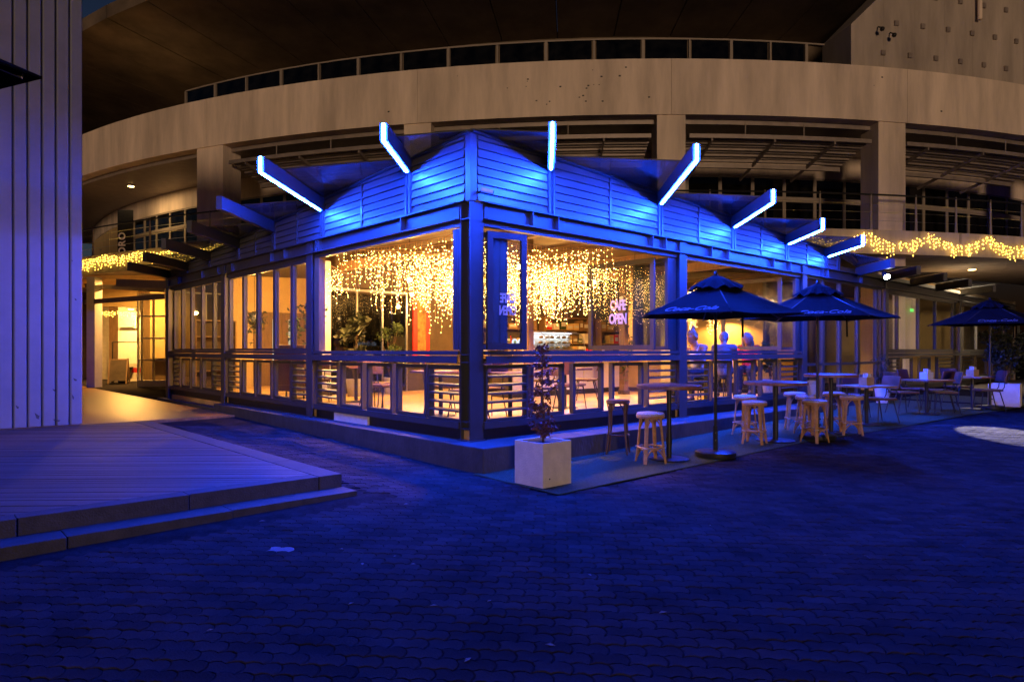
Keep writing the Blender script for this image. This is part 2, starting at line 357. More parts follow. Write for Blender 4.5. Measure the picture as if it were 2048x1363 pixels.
def deck():
    d = struct('timber_deck', MB().add([(*lw(b, a), ZD-.05) for b, a in ((-1.98, -.08), (-1.98, 7.45), (-14, 7.45), (-14, -.5))], [(0, 1, 2, 3)]), M_STONE, 'raised timber deck of diagonal boards beside the white cladding')
    poly = [lw(-2.19, .06), lw(-2.19, 7.42), lw(-14, 7.42), lw(-14, -.28)]
    w = .112; a0 = math.radians(2); ux = Vector((math.cos(a0), math.sin(a0))); uy = Vector((-ux.y, ux.x))
    def clip(P, n, c, keep):
        out = []
        for i in range(len(P)):
            p, q = P[i], P[(i+1) % len(P)]; dp = (p.dot(n)-c)*keep; dq = (q.dot(n)-c)*keep
            if dp >= 0: out.append(p)
            if dp*dq < 0: out.append(p+(q-p)*(dp/(dp-dq)))
        return out
    r = random.Random(5); k = 0; v = min(p.dot(uy) for p in poly); vm = max(p.dot(uy) for p in poly)
    while v < vm:
        P = clip(clip(poly, uy, v+.004, 1), uy, v+w-.004, -1)
        if len(P) >= 3:
            z = ZD+r.uniform(-.002, .002); xs = [p.dot(ux) for p in P]
            MB().prism([(p.x, p.y, z-.03) for p in P], (0, 0, .03)).build('deck_board', M_DECK, d, False, .002)
        v += w
    # stone edging along the right side and the front, with a lower step
    def slab(b0, b1, a0, a1, z0, z1, nm='edging_stone'):
        MB().prism([(*lw(b0, a0), z0), (*lw(b1, a0), z0), (*lw(b1, a1), z0), (*lw(b0, a1), z0)], (0, 0, z1-z0)).build(nm, M_STONE, d, False, .006)
    a = -.154
    while a < 7.4: slab(-2.18, -1.917, a+.003, min(a+1.25, 7.44)-.003, -.1, ZD+.002); a += 1.25
    b = -2.19; e = 0
    while b > -14:
        slab(b-1.3+.003, b-.003, -.154-e, .05-e, -.2, ZD+.002); e += .022; b -= 1.3
    b = -1.90; e = 0
    while b > -14:
        slab(b-1.3+.003, b-.003, -.455-e, -.158-e, -.25, .024, 'step_stone'); e += .022; b -= 1.3
deck()
pf = MB()
pf.prism([(*lw(b, a), 0) for b, a in ((-.28, 7.46), (-.28, 30), (-30, 30), (-30, 7.46))], (0, 0, ZD))
struct('passage_floor', pf, M_PASS, 'glossy boarded floor of the lit passage')
# ================================================================== WHITE CLAD BUILDING at the left
def white_block():
    t = thing('clad_building', 'tall white ribbed metal cladding wall standing on the deck', 'building', (*lw(-2.99, 7.5), 0), TH)
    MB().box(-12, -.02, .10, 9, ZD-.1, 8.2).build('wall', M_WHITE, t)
    p = .206; x = 0; r = random.Random(2)
    while x > -9:
        w = p-.018
        poly = [(x-.006, .095, ZD+.012), (x-.006, .0, ZD+.012), (x-w*.10, -.018, ZD+.012), (x-w*.9, -.018, ZD+.012), (x-w, .0, ZD+.012), (x-w, .095, ZD+.012)]
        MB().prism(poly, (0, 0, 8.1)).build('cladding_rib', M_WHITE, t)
        MB().box(x-p+.003, x-w-.003, .02, .095, ZD+.02, 8.25).build('groove_strip', mat('groove_paint', (.10, .10, .105), .6), t)
        x -= p
    for x, z, w, h in ((-.10, .95, .05, .06), (-.14, .62, .03, .10), (-.42, .78, .04, .05), (-.66, .30, .06, .12), (-.36, .24, .10, .05), (-.95, .5, .04, .07), (-.10, 2.4, .03, .05), (-.16, 3.1, .02, .04)):
        MB().add([(x, -.0195, z), (x-w*.6, -.0195, z+h*.2), (x-w, -.0195, z+h), (x-w*.3, -.0195, z+h*.7), (x+w*.2, -.0195, z+h*.5)], [(0, 1, 2, 3, 4)]).build('scuff_mark', M_FIN, t)
white_block()
# ================================================================== CAFE PAVILION
cafe = thing('cafe_pavilion', 'glass walled steel cafe pavilion with glowing blue roof fins', 'building', (C.x, C.y, 0), TH)
KT = .32; ZS = 1.5; ZH = 3.14; ZB0, ZB1 = 3.22, 3.45
def T(w):                                                # wall frame: u along the wall, d inward
    return (lambda u, d, z: (u, d, z)) if w == 'R' else (lambda u, d, z: (d, u, z))
def wbox(mb, w, u0, u1, d0, d1, z0, z1):
    return mb.box(u0, u1, d0, d1, z0, z1) if w == 'R' else mb.box(d0, d1, u0, u1, z0, z1)
def part(name, m, w, *boxes, parent=None, bevel=0):
    mb = MB()
    for b in boxes: wbox(mb, w, *b)
    return mb.build(name, m, parent or cafe, False, bevel)
# kerb plinth
def kerb():
    x0, y0 = -.277, -.587
    mb = MB().prism([(x0, y0, -.3), (10.0, y0, -.3), (10.0, .04, -.3), (.04, .04, -.3), (.04, 8.75, -.3), (x0, 8.75, -.3)], (0, 0, .3+KT))
    mb.build('kerb', M_CONC, cafe, False, .012)
    MB().box(x0+.05, x0+.2, 8.751, 13.3, .1, ZD+.06).build('kerb', M_CONC, cafe)
kerb()
LC = [uL(x) for x in (623, 449.5, 338)]; RC = [uR(x) for x in (1362, 1606, 1770, 1918)]
def column(w, u, corner=False):
    h = .11; mb = MB(); z0, z1 = (KT, 3.44)
    if w == 'R' and u > 9.9: z0 = .1
    if w == 'L' and u > 9: z0 = ZD
    if corner:
        mb.box(0, .22, 0, .022, KT+.012, z1).box(0, .22, .198, .22, KT+.012, z1).box(.099, .121, .0225, .1975, KT+.012, z1)
        mb.box(-.03, .25, -.03, .25, KT, KT+.0115)
        for z in (.47, .56, 1.34, 1.44, 3.22): mb.box(.002, .0985, .0225, .1975, z, z+.014)
    else:
        wbox(mb, w, u-h, u+h, -.05, -.03, z0, z1); wbox(mb, w, u-h, u+h, .13, .15, z0, z1); wbox(mb, w, u-.012, u+.012, -.0295, .1295, z0, z1)
        wbox(mb, w, u-.13, u+.13, -.07, .16, z0-.001, z0+.011)
        for z in (.47, 1.34, 1.44, 3.22): wbox(mb, w, u-h+.002, u+h-.002, -.029, .129, z, z+.014)
    mb.build('column', M_STEEL, cafe)
column('R', 0, True)
for u in LC: column('L', u)
for u in RC: column('R', u)
LEND = LC[2]+.12; REND = 30.0
FL = [1.39, 4.05, 6.10, 7.95, 9.75, 11.4, 12.9]; FR = [1.47, 4.13, 6.54, 8.79, 10.81, 12.7, 14.6, 16.8, 19.2, 22]
zrL = lambda a: 4.33-.052*a
zrR = lambda b: 4.34-.0385*b if b < 11.6 else 3.62
def header(w, end, stiff):
    mb = MB(); u0 = .225
    wbox(mb, w, u0, end, -.10, .10, ZB1-.018, ZB1); wbox(mb, w, u0, end, -.085, .10, ZB0, ZB0+.016); wbox(mb, w, u0, end, -.012, .006, ZB0+.0165, ZB1-.0185)
    mb.build('header_beam', M_STEEL, cafe)
    for u in stiff: part('stiffener', M_STEEL, w, (u-.007, u+.007, -.09, -.0125, ZB0+.0165, ZB1-.0185))
header('L', LEND, [uL(x) for x in (811, 645, 640, 576, 549, 470, 443, 410, 363)])
header('R', REND, [uR(x) for x in (1058, 1109, 1298, 1324, 1416, 1450, 1540, 1574, 1640, 1650, 1718)])
def clerestory(w, ends, zr, umax):
    # posts at the fins and half way, lapped boards between them
    posts = [0]+[u for u in ends if u < umax]+[umax]
    for i in range(len(posts)-1):
        u0, u1 = posts[i], posts[i+1]
        if u1-u0 < .3: continue
        mid = (u0+u1)/2; segs = [(u0+.075, mid-.025), (mid+.025, u1-.075)] if u1-u0 > 1.8 else [(u0+.075 if i else u0+.11, u1-.075)]
        for (s0, s1) in segs:
            pan = part('clerestory_panel', M_STEEL, w, (s0, s1, .045, .06, ZB1+.004, zr(s1)-.02))
            z = ZB1+.01; p = .114
            while z < zr(s0)-.03:
                zt = z+p-.007; poly = [(s0, z), (s1, z)]
                za, zb = zr(s0)-.02, zr(s1)-.02
                if zb >= zt: poly += [(s1, zt)]
                elif zb > z: poly += [(s1, zb), (s0+(s1-s0)*(za-zt)/(za-zb), zt)] if za > zt else [(s1, zb)]
                else:
                    q = s0+(s1-s0)*(za-z)/(za-zb); poly = [(s0, z), (q, z)]
                    if za > zt: poly += [(s0+(s1-s0)*(za-zt)/(za-zb), zt)]
                poly += [(s0, min(zt, za))]
                t = T(w); mb = MB(); n = len(poly)
                fr = [t(u, -.004-.026*(1-(zz-z)/p), zz) for u, zz in poly]; bk = [t(u, .040, zz) for u, zz in poly]
                mb.add(fr+bk, [tuple(range(n)), tuple(range(n, 2*n))[::-1]]+[(k, (k+1) % n, n+(k+1) % n, n+k) for k in range(n)])
                mb.build('slat', M_SLAT, pan); z += p
        if len(segs) == 2: part('clerestory_post', M_STEEL, w, (mid-.02, mid+.02, -.035, .04, ZB1+.002, zr(mid)-.005))
        t = T(w); mb = MB()
        mb.prism([t(u0, -.06, zr(u0)-.018), t(u1, -.06, zr(u1)-.018), t(u1, .06, zr(u1)-.018), t(u0, .06, zr(u0)-.018)], (0, 0, .03)).build('eave_trim', M_STEEL, cafe)
        if u1 != umax or True:
            for s in (-1, 1): part('clerestory_post', M_STEEL, w, (u1+s*.045-.02, u1+s*.045+.02, -.05, .04, ZB1+.002, zr(u1)-.02))
            part('clerestory_post', M_FIN, w, (u1-.02, u1+.02, .0, .04, ZB1+.002, zr(u1)-.02))
clerestory('L', FL, zrL, LEND); clerestory('R', FR, zrR, uR(1674))
MB().box(-.012, .095, -.012, .0, ZB1+.002, 4.325).box(-.012, .0, .0005, .095, ZB1+.002, 4.325).build('corner_trim', M_SLAT, cafe)
def fins(w, us, zr, lens, lit, fdir):
    prev = 0
    for i, u in enumerate(us):
        t = T(w); base = Vector(t(u, -.02, 0)); d = Vector((*fdir, 0)).normalized(); L = lens[i]; zt = zr(u)+.005; zb = zt-.215
        tip = base+d*L
        f = MB().beam(base+Vector((0, 0, (zt+zb)/2)), tip+Vector((0, 0, (zt+zb)/2)), .10, .215).build('roof_fin', M_FIN, cafe)
        if lit[i]:
            w_ = .028
            mb = MB().beam(base+d*.16+Vector((0, 0, zb-.008)), tip+d*.010+Vector((0, 0, zb-.008)), w_, .014).beam(tip+d*.0075+Vector((0, 0, zb+.0)), tip+d*.0075+Vector((0, 0, zt-.005)), w_, .013, d)
            mb.build('light_strip', M_LED, f)
        # triangular glass between this fin and the previous wall point
        s = (u-prev)/math.sqrt(2); g0 = Vector(t(prev, -.0, zr(prev)+.022)); g1 = Vector(t(u, -.0, zr(u)+.022)); g2 = base+d*s; g2.z = zr(u)+.022
        MB().prism([g0, g1, g2], (0, 0, .012)).build('canopy_glass', M_ROOFGL, cafe)
        MB().beam(g0+Vector((0, 0, .006)), g2+Vector((0, 0, .006)), .012, .018).build('glass_edge', M_BLACK, cafe)
        prev = u
BIS = (-1, -1)
fins('L', FL, zrL, [1.56, 2.6, 2.25, 2.05, 1.95, 1.85, 1.8], [1, 1, 0, 0, 0, 0, 0], BIS)
fins('R', FR, zrR, [1.5, 2.75, 2.3, 1.9, 1.85, 1.75, 1.7, 1.7, 1.7, 1.7], [1, 1, 1, 1, 1, 0, 0, 0, 0, 0], BIS)
# roof and ceiling
rv = [(2, 2, 4.05), (.08, .08, 4.28), (5.8, .08, 4.05), (11.6, .08, 3.84), (11.6, 8.2, 3.9), (5.6, 8.2, 3.95), (5.6, LEND, 3.8), (.08, LEND, 3.62), (.08, 6.5, 3.95)]
MB().add(rv+[(x, y, z+.05) for x, y, z in rv], [(0, i, i % 8+1) for i in range(1, 9)]+[(9, 9+i % 8+1, 9+i) for i in range(1, 9)]).build('roof', M_CEIL, cafe)
MB().box(11.62, REND, .08, 8.2, 3.5, 3.6).build('roof', M_CEIL, cafe)
for k in range(5): MB().box(.3+k*2.1, .44+k*2.1, .15, 8, 3.42, 3.62).build('ceiling_beam', M_TIMB, cafe)
# glazing -------------------------------------------------------------------------------------
def pane(w, u0, u1, z0, z1, parent, d=.05): return part('pane', M_GLASS, w, (u0, u1, d, d+.006, z0, z1), parent=parent)
def window(w, u0, u1, z0, z1, fr=.05, d0=.01, d1=.09, glazed=True, m=None, name='window_frame'):
    f = part(name, m or M_FRAME, w, (u0, u0+fr, d0, d1, z0, z1), (u1-fr, u1, d0, d1, z0, z1), (u0+fr, u1-fr, d0, d1, z0, z0+fr), (u0+fr, u1-fr, d0, d1, z1-fr, z1))
    if glazed: pane(w, u0+fr-.005, u1-fr+.005, z0+fr-.005, z1-fr+.005, f, (d0+d1)/2)
    return f
def louvre(w, u0, u1, z0, z1):
    fr = .03; f = part('louvre_frame', M_FRAME, w, (u0, u0+fr, .0, .09, z0, z1), (u1-fr, u1, .0, .09, z0, z1), (u0+fr, u1-fr, .0, .09, z0, z0+fr), (u0+fr, u1-fr, .0, .09, z1-fr, z1))
    n = 6; h = (z1-z0-2*fr)/n
    for k in range(n):
        z = z0+fr+h*(k+.5); t = T(w)
        mb = MB(); zz = z+h*.5-.012
        mb.prism([t(u0+fr, -.012, zz-.012), t(u0+fr, .10, zz+.016), t(u0+fr, .10, zz+.024), t(u0+fr, -.012, zz+.010), ], Vector(t(u1-fr, 0, 0))-Vector(t(u0+fr, 0, 0))).build('slat', M_FRAME, f)
        wbox(MB(), w, 0, 0, 0, 0, 0, 0)
        part('pane', M_GLASS, w, (u0+fr, u1-fr, .045, .049, z-h*.48, z+h*.40), parent=f)
ZL0, ZL1 = .56, 1.31
def rails(w, u0, u1, kind='std'):
    part('sill_rail', M_STEEL, w, (u0, u1, -.03, .10, 1.445, 1.498))
    part('mid_beam', M_STEEL, w, (u0, u1, -.05, -.035, 1.335, 1.43), (u0, u1, -.035, .06, 1.416, 1.43), (u0, u1, -.035, .06, 1.335, 1.35))
    part('bottom_beam', M_STEEL, w, (u0, u1, -.02, .10, .47, .557))
    part('base_panel', M_BLACK, w, (u0, u1, .04, .06, KT if kind == 'std' else .1, .468))
    part('head_frame', M_FRAME, w, (u0, u1, .0, .09, ZH+.002, ZB0-.002))
def lower(w, f, px):                                        # px: list of (kind, x0, x1)
    prev = None
    for kind, x0, x1 in px:
        u0, u1 = sorted((f(x0), f(x1)))
        if kind == 'l': louvre(w, u0, u1, ZL0+.002, ZL1)
        else: window(w, u0-.05, u1+.03, ZL0+.002, ZL1, .05)
h = .115
bays = [('L', .225, LC[0]-h), ('L', LC[0]+h, LC[1]-h), ('L', LC[1]+h, LC[2]-h), ('R', .225, RC[0]-h), ('R', RC[0]+h, RC[1]-h), ('R', RC[2]+h, RC[3]-h), ('R', RC[3]+h, 26)]
for w, a, b in bays: rails(w, a, b)
lower('L', uL, [('l', 675, 633.5), ('w', 720, 681), ('w', 779, 734), ('w', 847, 793), ('l', 921, 856)])
lower('L', uL, [('l', 480, 456), ('w', 507, 484), ('w', 539, 513.5), ('w', 578, 547), ('l', 614, 583)])
lower('L', uL, [('l', 359.5, 346.5), ('w', 378, 363), ('w', 398.5, 383), ('w', 421.5, 404), ('l', 443, 424)])
lower('R', uR, [('l', 972, 1056), ('w', 1068, 1127), ('w', 1152, 1206), ('w', 1230, 1286), ('l', 1296, 1352)])
lower('R', uR, [('l', 1373, 1418), ('w', 1427, 1463), ('w', 1478, 1511), ('w', 1526, 1554), ('l', 1561, 1596)])
lower('R', uR, [('l', 1777, 1800), ('w', 1806, 1826), ('w', 1842, 1862), ('l', 1876, 1908)])
lower('R', uR, [('l', 1926, 1948), ('w', 1954, 1974), ('w', 1988, 2010)])
def upper(w, f, xs):
    us = sorted(f(x) for x in xs)
    for a, b in zip(us, us[1:]): window(w, a+.004, b-.004, ZS+.002, ZH, .045)
upper('L', uL, [457, 485, 513, 547, 582, 614]); upper('L', uL, [347, 362.5, 381, 402, 425, 443])
upper('R', uR, [1777, 1797, 1839, 1873, 1908]); upper('R', uR, [1927, 1955, 1984, 2011, 2040])
part('plinth_panel', M_STONE, 'L', (uL(735), uL(668), .0, .035, KT+.004, .455)) if False else part('plinth_panel', M_PLANT, 'L', tuple([min(uL(735), uL(668)), max(uL(735), uL(668)), .0, .035, KT+.004, .455]))
# the open corner bays: jambs, stacked folding leaves, open leaves with lettering
part('jamb', M_TIMB, 'L', (LC[0]-.29, LC[0]-h-.002, .0, .12, ZS, ZH))
def stack(w, u, n, s):
    for k in range(n):
        uu = u+s*k*.042
        f = part('folded_leaf', M_FRAME, w, tuple([min(uu, uu+s*.034), max(uu, uu+s*.034), .02, .085, ZS+.01, ZH-.02]), tuple([min(uu, uu+s*.034), max(uu, uu+s*.034), .72, .785, ZS+.01, ZH-.02]), tuple([min(uu, uu+s*.034), max(uu, uu+s*.034), .085, .72, ZS+.01, ZS+.08]), tuple([min(uu, uu+s*.034), max(uu, uu+s*.034), .085, .72, ZH-.09, ZH-.02]))
        g = (min(uu, uu+s*.034)+max(uu, uu+s*.034))/2
        part('pane', M_GLASS, w, (g-.003, g+.003, .085, .72, ZS+.08, ZH-.09), parent=f)
stack('L', .235, 4, 1); stack('R', RC[0]-h-.01, 6, -1); stack('R', RC[1]-h-.01, 5, -1)
def leaf(o, x, wd, z0, z1, m, words=None, flip=False):       # open leaf: origin, direction along the leaf
    x = Vector((*x, 0)).normalized(); M = frame_mat((*o, 0), x, (0, 0, 1)); fr = .085      # local x along, y up, z out of the leaf
    def bx(mb, a, b, c, d): return mb.add([tuple(M @ Vector((p, q, r))) for r in (-.022, .022) for p, q in ((a, c), (b, c), (b, d), (a, d))], [(3, 2, 1, 0), (4, 5, 6, 7), (0, 1, 5, 4), (1, 2, 6, 5), (2, 3, 7, 6), (3, 0, 4, 7)])
    mb = MB(); bx(mb, 0, fr, z0, z1); bx(mb, wd-fr, wd, z0, z1); bx(mb, fr, wd-fr, z0, z0+fr); bx(mb, fr, wd-fr, z1-fr, z1)
    f = mb.build('open_leaf', m, cafe)
    g = MB().add([tuple(M @ Vector((p, q, r))) for r in (-.003, .003) for p, q in ((fr, z0+fr), (wd-fr, z0+fr), (wd-fr, z1-fr), (fr, z1-fr))], [(3, 2, 1, 0), (4, 5, 6, 7), (0, 1, 5, 4), (1, 2, 6, 5), (2, 3, 7, 6), (3, 0, 4, 7)]).build('pane', M_GLASS, f)
    if words:
        me = text('CAFE\nOPEN', words[2], words[2]*.045, .0015, 0, 'CENTER', .93, .98)
        me.materials.append(M_LETTER)
        o = put('lettering', me, None, f); sc = Matrix.Diagonal((.80*(1 if not flip else 1), 1.25, 1, 1))
        o.matrix_local = M @ Matrix.Translation((words[0], words[1], .006)) @ sc if not flip else M @ Matrix.Translation((words[0], words[1], -.006)) @ Matrix.Rotation(PI, 4, 'Y') @ sc
    return f
u1 = uR(1321)
leaf((u1, 1.62), (0, -1), 1.50, ZS+.015, ZH-.03, M_FRAME, (.70, 2.24, .20))
ur = uR(1572)
leaf((ur, 1.55), (0, -1), 1.45, ZS+.015, ZH-.03, M_FRAME)
part('folded_leaf', M_FRAME, 'R', (.56, .86, .24, .28, ZS+.02, ZH-.05))
leaf((.26, -.02), (1, -.18), .62, ZS+.015, ZH-.06, M_STEEL, (.33, 2.15, .135), True)
# glazed entrance bay between the second and third columns of the right wall
def entrance():
    xs = [1613, 1648, 1682, 1718, 1755, 1764]; us = [uR(x) for x in xs]
    for a, b in zip(us[:-1], us[1:]):
        f = window('R', a+.004, b-.004, .16, 2.45, .06, name='door_leaf')
        part('mid_rail', M_FRAME, 'R', (a+.064, b-.064, .02, .08, 1.15, 1.21), parent=f)
        window('R', a+.004, b-.004, 2.455, ZH+.07, .05)
entrance()
# end wall of the left wing: glazed near the corner, solid behind
for k in range(2): window('R', .2+.75*k, .2+.75*(k+1)-.01, .2, ZH, .05, LEND-.1, LEND-.02)
MB().box(1.72, 5.6, LEND-.12, LEND, .2, 3.9).build('end_wall', M_WALLW, cafe)
MB().box(5.5, 5.6, 8.2, LEND-.12, .2, 3.9).build('inner_wall', M_WALLW, cafe)
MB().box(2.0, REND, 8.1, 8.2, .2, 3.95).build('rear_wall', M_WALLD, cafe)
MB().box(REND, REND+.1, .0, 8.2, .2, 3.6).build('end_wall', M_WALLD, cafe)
struct('cafe_floor', MB().prism([(*lw(b, a), .18) for b, a in ((.05, .05), (10, .05), (10, 8.1), (5.6, 8.1), (5.6, LEND-.12), (.05, LEND-.12))], (0, 0, .27)), M_FLOOR, 'bright tiled floor inside the cafe')
struct('terrace_floor', MB().prism([(*lw(b, a), .1) for b, a in ((10.02, -.1), (REND, -.1), (REND, 8.1), (10.02, 8.1))], (0, 0, .1)), M_FLOOR, 'floor of the dim side wing')
# CCTV camera on the corner
cc = thing('security_camera', 'small white security camera bracketed to the pavilion corner', 'camera', (*lw(.13, -.02), 3.56), TH)
MB().tube([(.0, .02, 0), (0, -.04, .02), (.02, -.09, .02)], .012).build('bracket', M_BLACK, cc)
MB().beam((-.02, -.06, .035), (.10, -.16, .0), .05, .05).build('housing', M_POT, cc, False, .008)
MB().tube([(.1, -.16, 0), (.108, -.167, -.002)], .02, 12).build('lens', M_BLACK, cc)
# ================================================================== CURVED STADIUM BUILDING behind
stad = thing('stadium_building', 'large curved rendered building with balcony and columns behind the cafe', 'building')
def A(name, m, *args, parent=None, **k): return MB().arcbox(*args, **k).build(name, m, parent or stad)
TL, TR = -1.15, th_px(2320)
FZ0, FZ1 = 8.5, 10.15; SZ0, SZ1 = 4.35, 5.05
js = [TL]+[th_px(x) for x in (413, 835, 1343, 1815)]+[TR]
for a, b in zip(js, js[1:]): A('fascia_panel', M_RENDER, RB-.4, RB, a+.0001, b-.0001, FZ0, FZ1)
cols = [(394, 446), (808, 862), (1314, 1371), (1757, 1811), (2130, 2185)]
cth = []
for a, b in cols:
    t0, t1 = th_px(a, RB-.05), th_px(b, RB-.05); cth.append((t0, t1))
    A('column', M_RENDER, RB-.85, RB-.05, t0, t1, SZ1, FZ0-.002, n=1)
    A('column', M_RENDER, RB-.85, RB-.05, t0, t1, 0, SZ0-.002, n=1)
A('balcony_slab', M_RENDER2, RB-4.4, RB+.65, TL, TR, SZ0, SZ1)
A('upper_soffit', M_AWN, RB-4.4, RB-.41, TL, TR, FZ0-.15, FZ0-.02)
A('upper_floor', M_RENDER, RB-5.5, RB-.41, TL, TR, FZ0, FZ0+.3)
A('back_wall', M_SOFFIT, RB-5.8, RB-5.5, TL, TR, FZ0+.3, 13.6)
# great roof over it: dark lined soffit in radial strips
n = 26
for i in range(n):
    a = TL+(TR-TL)*i/n; b = TL+(TR-TL)*(i+1)/n
    mb = MB(); q = [arc(RB+.28, a+.0006), arc(RB+.28, b-.0006), arc(RB-12, b-.0006), arc(RB-12, a+.0006)]
    mb.prism([(q[0].x, q[0].y, 14.0), (q[1].x, q[1].y, 14.0), (q[2].x, q[2].y, 12.6), (q[3].x, q[3].y, 12.6)], (0, 0, .5)).build('roof_panel', M_SOFFIT, stad)
# guard rail over the fascia
gr0, gr1 = th_px(372, RB-1.5), th_px(1660, RB-1.5)
rail = A('guard_rail', M_WFRAME, RB-1.55, RB-1.48, gr0, gr1, 11.40, 11.45)
A('bottom_rail', M_WFRAME, RB-1.55, RB-1.48, gr0, gr1, 10.62, 10.67, parent=rail)
pxs = [372, 431, 493, 563, 638, 717, 803, 897, 995, 1092, 1188, 1286, 1379, 1462, 1540, 1612]
for i, x in enumerate(pxs):
    t = th_px(x, RB-1.5); A('post', M_WFRAME, RB-1.57, RB-1.46, t-(.0013 if i % 2 else .0007), t+(.0013 if i % 2 else .0007), FZ0+.3, 11.40, n=1, parent=rail)
    if i: A('pane', M_DARKGL, RB-1.52, RB-1.51, th_px(pxs[i-1], RB-1.5)+.002, t-.002, 10.67, 11.40, n=2, parent=rail)
# end wall; square pockets as proud blocks, their inner shade put into the brown
tw = th_px(1700, RB-.2); t2 = th_px(1737, RB-.2)
def topz(t): return 10.15+min(6.5, 1.3+(t-tw)*RB*.95)
wn = 14
for i in range(wn):
    a = tw+(TR-tw)*i/wn; b = tw+(TR-tw)*(i+1)/wn
    mb = MB(); P = [arc(RB-.15, a+.00005), arc(RB-.15, b-.00005), arc(RB-1.6, b-.00005), arc(RB-1.6, a+.00005)]
    hs = [topz(a), topz(b), topz(b), topz(a)]
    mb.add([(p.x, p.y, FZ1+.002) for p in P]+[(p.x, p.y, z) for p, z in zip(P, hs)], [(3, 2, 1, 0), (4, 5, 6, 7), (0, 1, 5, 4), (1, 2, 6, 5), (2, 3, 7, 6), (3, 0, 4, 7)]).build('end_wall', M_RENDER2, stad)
for row in range(5):
    for k in range(12):
        t = t2+.012+k*.0255+(.0125 if row % 2 else 0); z = FZ1+.42+row*.95
        if t < TR-.02 and z < topz(t)-.6: A('wall_pocket', M_AWN, RB-.16, RB-.10, t-.0019, t+.0019, z, z+.15, n=1)
dp = th_px(1955, RB-.1); MB().tube([(*arc(RB-.02, dp), z) for z in (12.0, 17)], .07, 10).build('drain_pipe', M_RENDER, stad)
# first floor: glazing set back, awnings between the columns
RW = RB-3.2
A('wall_sill', M_RENDER, RW-.2, RW, TL, TR, SZ1, SZ1+.12); A('wall_head', M_RENDER, RW-.2, RW, TL, TR, 7.55, FZ0-.16)
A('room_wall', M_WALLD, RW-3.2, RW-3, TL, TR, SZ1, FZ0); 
t = TL; r = random.Random(11); k = 0
while t < TR-.01:
    w = .034
    fz = [(SZ1+.12, 6.75), (6.81, 7.55)]
    for z0, z1 in fz:
        f = MB().arcbox(RW-.1, RW-.02, t, t+.0016, z0, z1, 1).arcbox(RW-.1, RW-.02, t+w-.0018, t+w-.0002, z0, z1, 1).arcbox(RW-.1, RW-.02, t+.0016, t+w-.0018, z0, z0+.06, 1).arcbox(RW-.1, RW-.02, t+.0016, t+w-.0018, z1-.06, z1, 1).build('window', M_WFRAME, stad)
        A('pane', M_DARKGL, RW-.065, RW-.055, t+.0016, t+w-.0018, z0+.06, z1-.06, n=1, parent=f)
    A('transom', M_WFRAME, RW-.12, RW, t, t+w, 6.752, 6.808, n=1)
    t += w; k += 1
order = sorted(cth)
for i in range(len(order)-1):
    a, b = order[i][1]+.004, order[i+1][0]-.004
    aw = A('awning', M_AWN, RB-.22, RB-.15, a, b, 7.86, 7.98)
    A('rear_beam', M_AWN, RB-1.75, RB-1.65, a, b, 7.38, 7.52, parent=aw)
    for q in range(9):
        R = RB-.3-q*.16; z = 7.93-q*.045
        A('rib', M_AWN, R-.06, R+.06, a, b, z-.03+.02*(q % 2), z+.03+.02*(q % 2), parent=aw)
    m = 3
    for q in range(m):
        t = a+(b-a)*(q+.35)/m; p0 = arc(RB-.12, t); p1 = arc(RB-2.6, t)
        MB().beam((p0.x, p0.y, 7.80), (p1.x, p1.y, 7.25), .05, .09).build('bracket', M_AWN, aw)
    for q in (.3, .62):
        p0 = arc(RB-.24, a+(b-a)*q); MB().tube([(p0.x, p0.y, 7.98), (p0.x, p0.y, FZ0-.15)], .018, 6).build('hanger_rod', M_WFRAME, aw)
# balcony railing: tapered posts, top rail, wires
RR = RB+.5
br = MB().tube([(*arc(RR, TL+(TR-TL)*i/60), 6.12) for i in range(61)], .028, 6).build('balcony_rail', M_BLACK, stad)
for z in (5.35, 5.6, 5.85): MB().tube([(*arc(RR, TL+(TR-TL)*i/60), z) for i in range(61)], .006, 4).build('wire', M_STEELB, br)
for x in (-40, 186, 300, 420, 540, 660, 760, 1420, 1530, 1640, 1742, 1832, 1912, 1981, 2043, 2110):
    t = th_px(x, RR); p = arc(RR, t)
    MB().prism([(*arc(RR, t-.0009), 4.75), (*arc(RR, t+.0009), 4.75), (*arc(RR+.16, t+.0009), 4.75), (*arc(RR+.16, t-.0009), 4.75)], (0, 0, .3)).tube([(p.x, p.y, 4.9), (p.x, p.y, 5.4), (p.x, p.y, 6.16)], .05, 6, .02).build('post', M_WFRAME, br)
# ground floor: rear wall, passage openings, soffit
def flat(name, m, x0, x1, d, z0, z1, th=.1, parent=None): return MB().box((x0-CX)/F*d, (x1-CX)/F*d, d, d+th, z0, z1).build(name, m, parent or stad)
A('ground_wall', M_WALLW, RB-4.6, RB-4.35, th_px(330, RB-4.3), th_px(2200), 0, SZ0)
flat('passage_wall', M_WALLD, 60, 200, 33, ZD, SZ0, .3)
flat('passage_wall', M_PLANT, 200, 218, 31.5, ZD, SZ0, .2)
flat('passage_wall', M_TIMB, 218, 236, 30.6, ZD, SZ0, .2)
flat('passage_wall', M_POT, 236, 300, 30.0, ZD+.5, SZ0, .2)
flat('passage_ledge', M_PLANT, 236, 300, 29.8, ZD, ZD+.5, .4)
flat('passage_ceiling', M_WALLW, 60, 345, 25.4, SZ0-.16, SZ0-.01, 8)
flat('passage_beam', M_WALLW, 188, 276, 28.2, 3.35, SZ0-.17, .3)
flat('passage_column', M_POT, 173, 189.5, 24.5, ZD, SZ0-.17, .45)
flat('door_panel', M_PLANT, 190, 201, 30.5, ZD, 1.5, .1)
pn = flat('wall_panel', M_POT, 237, 272, 29.9, 2.5, 3.3, .09)
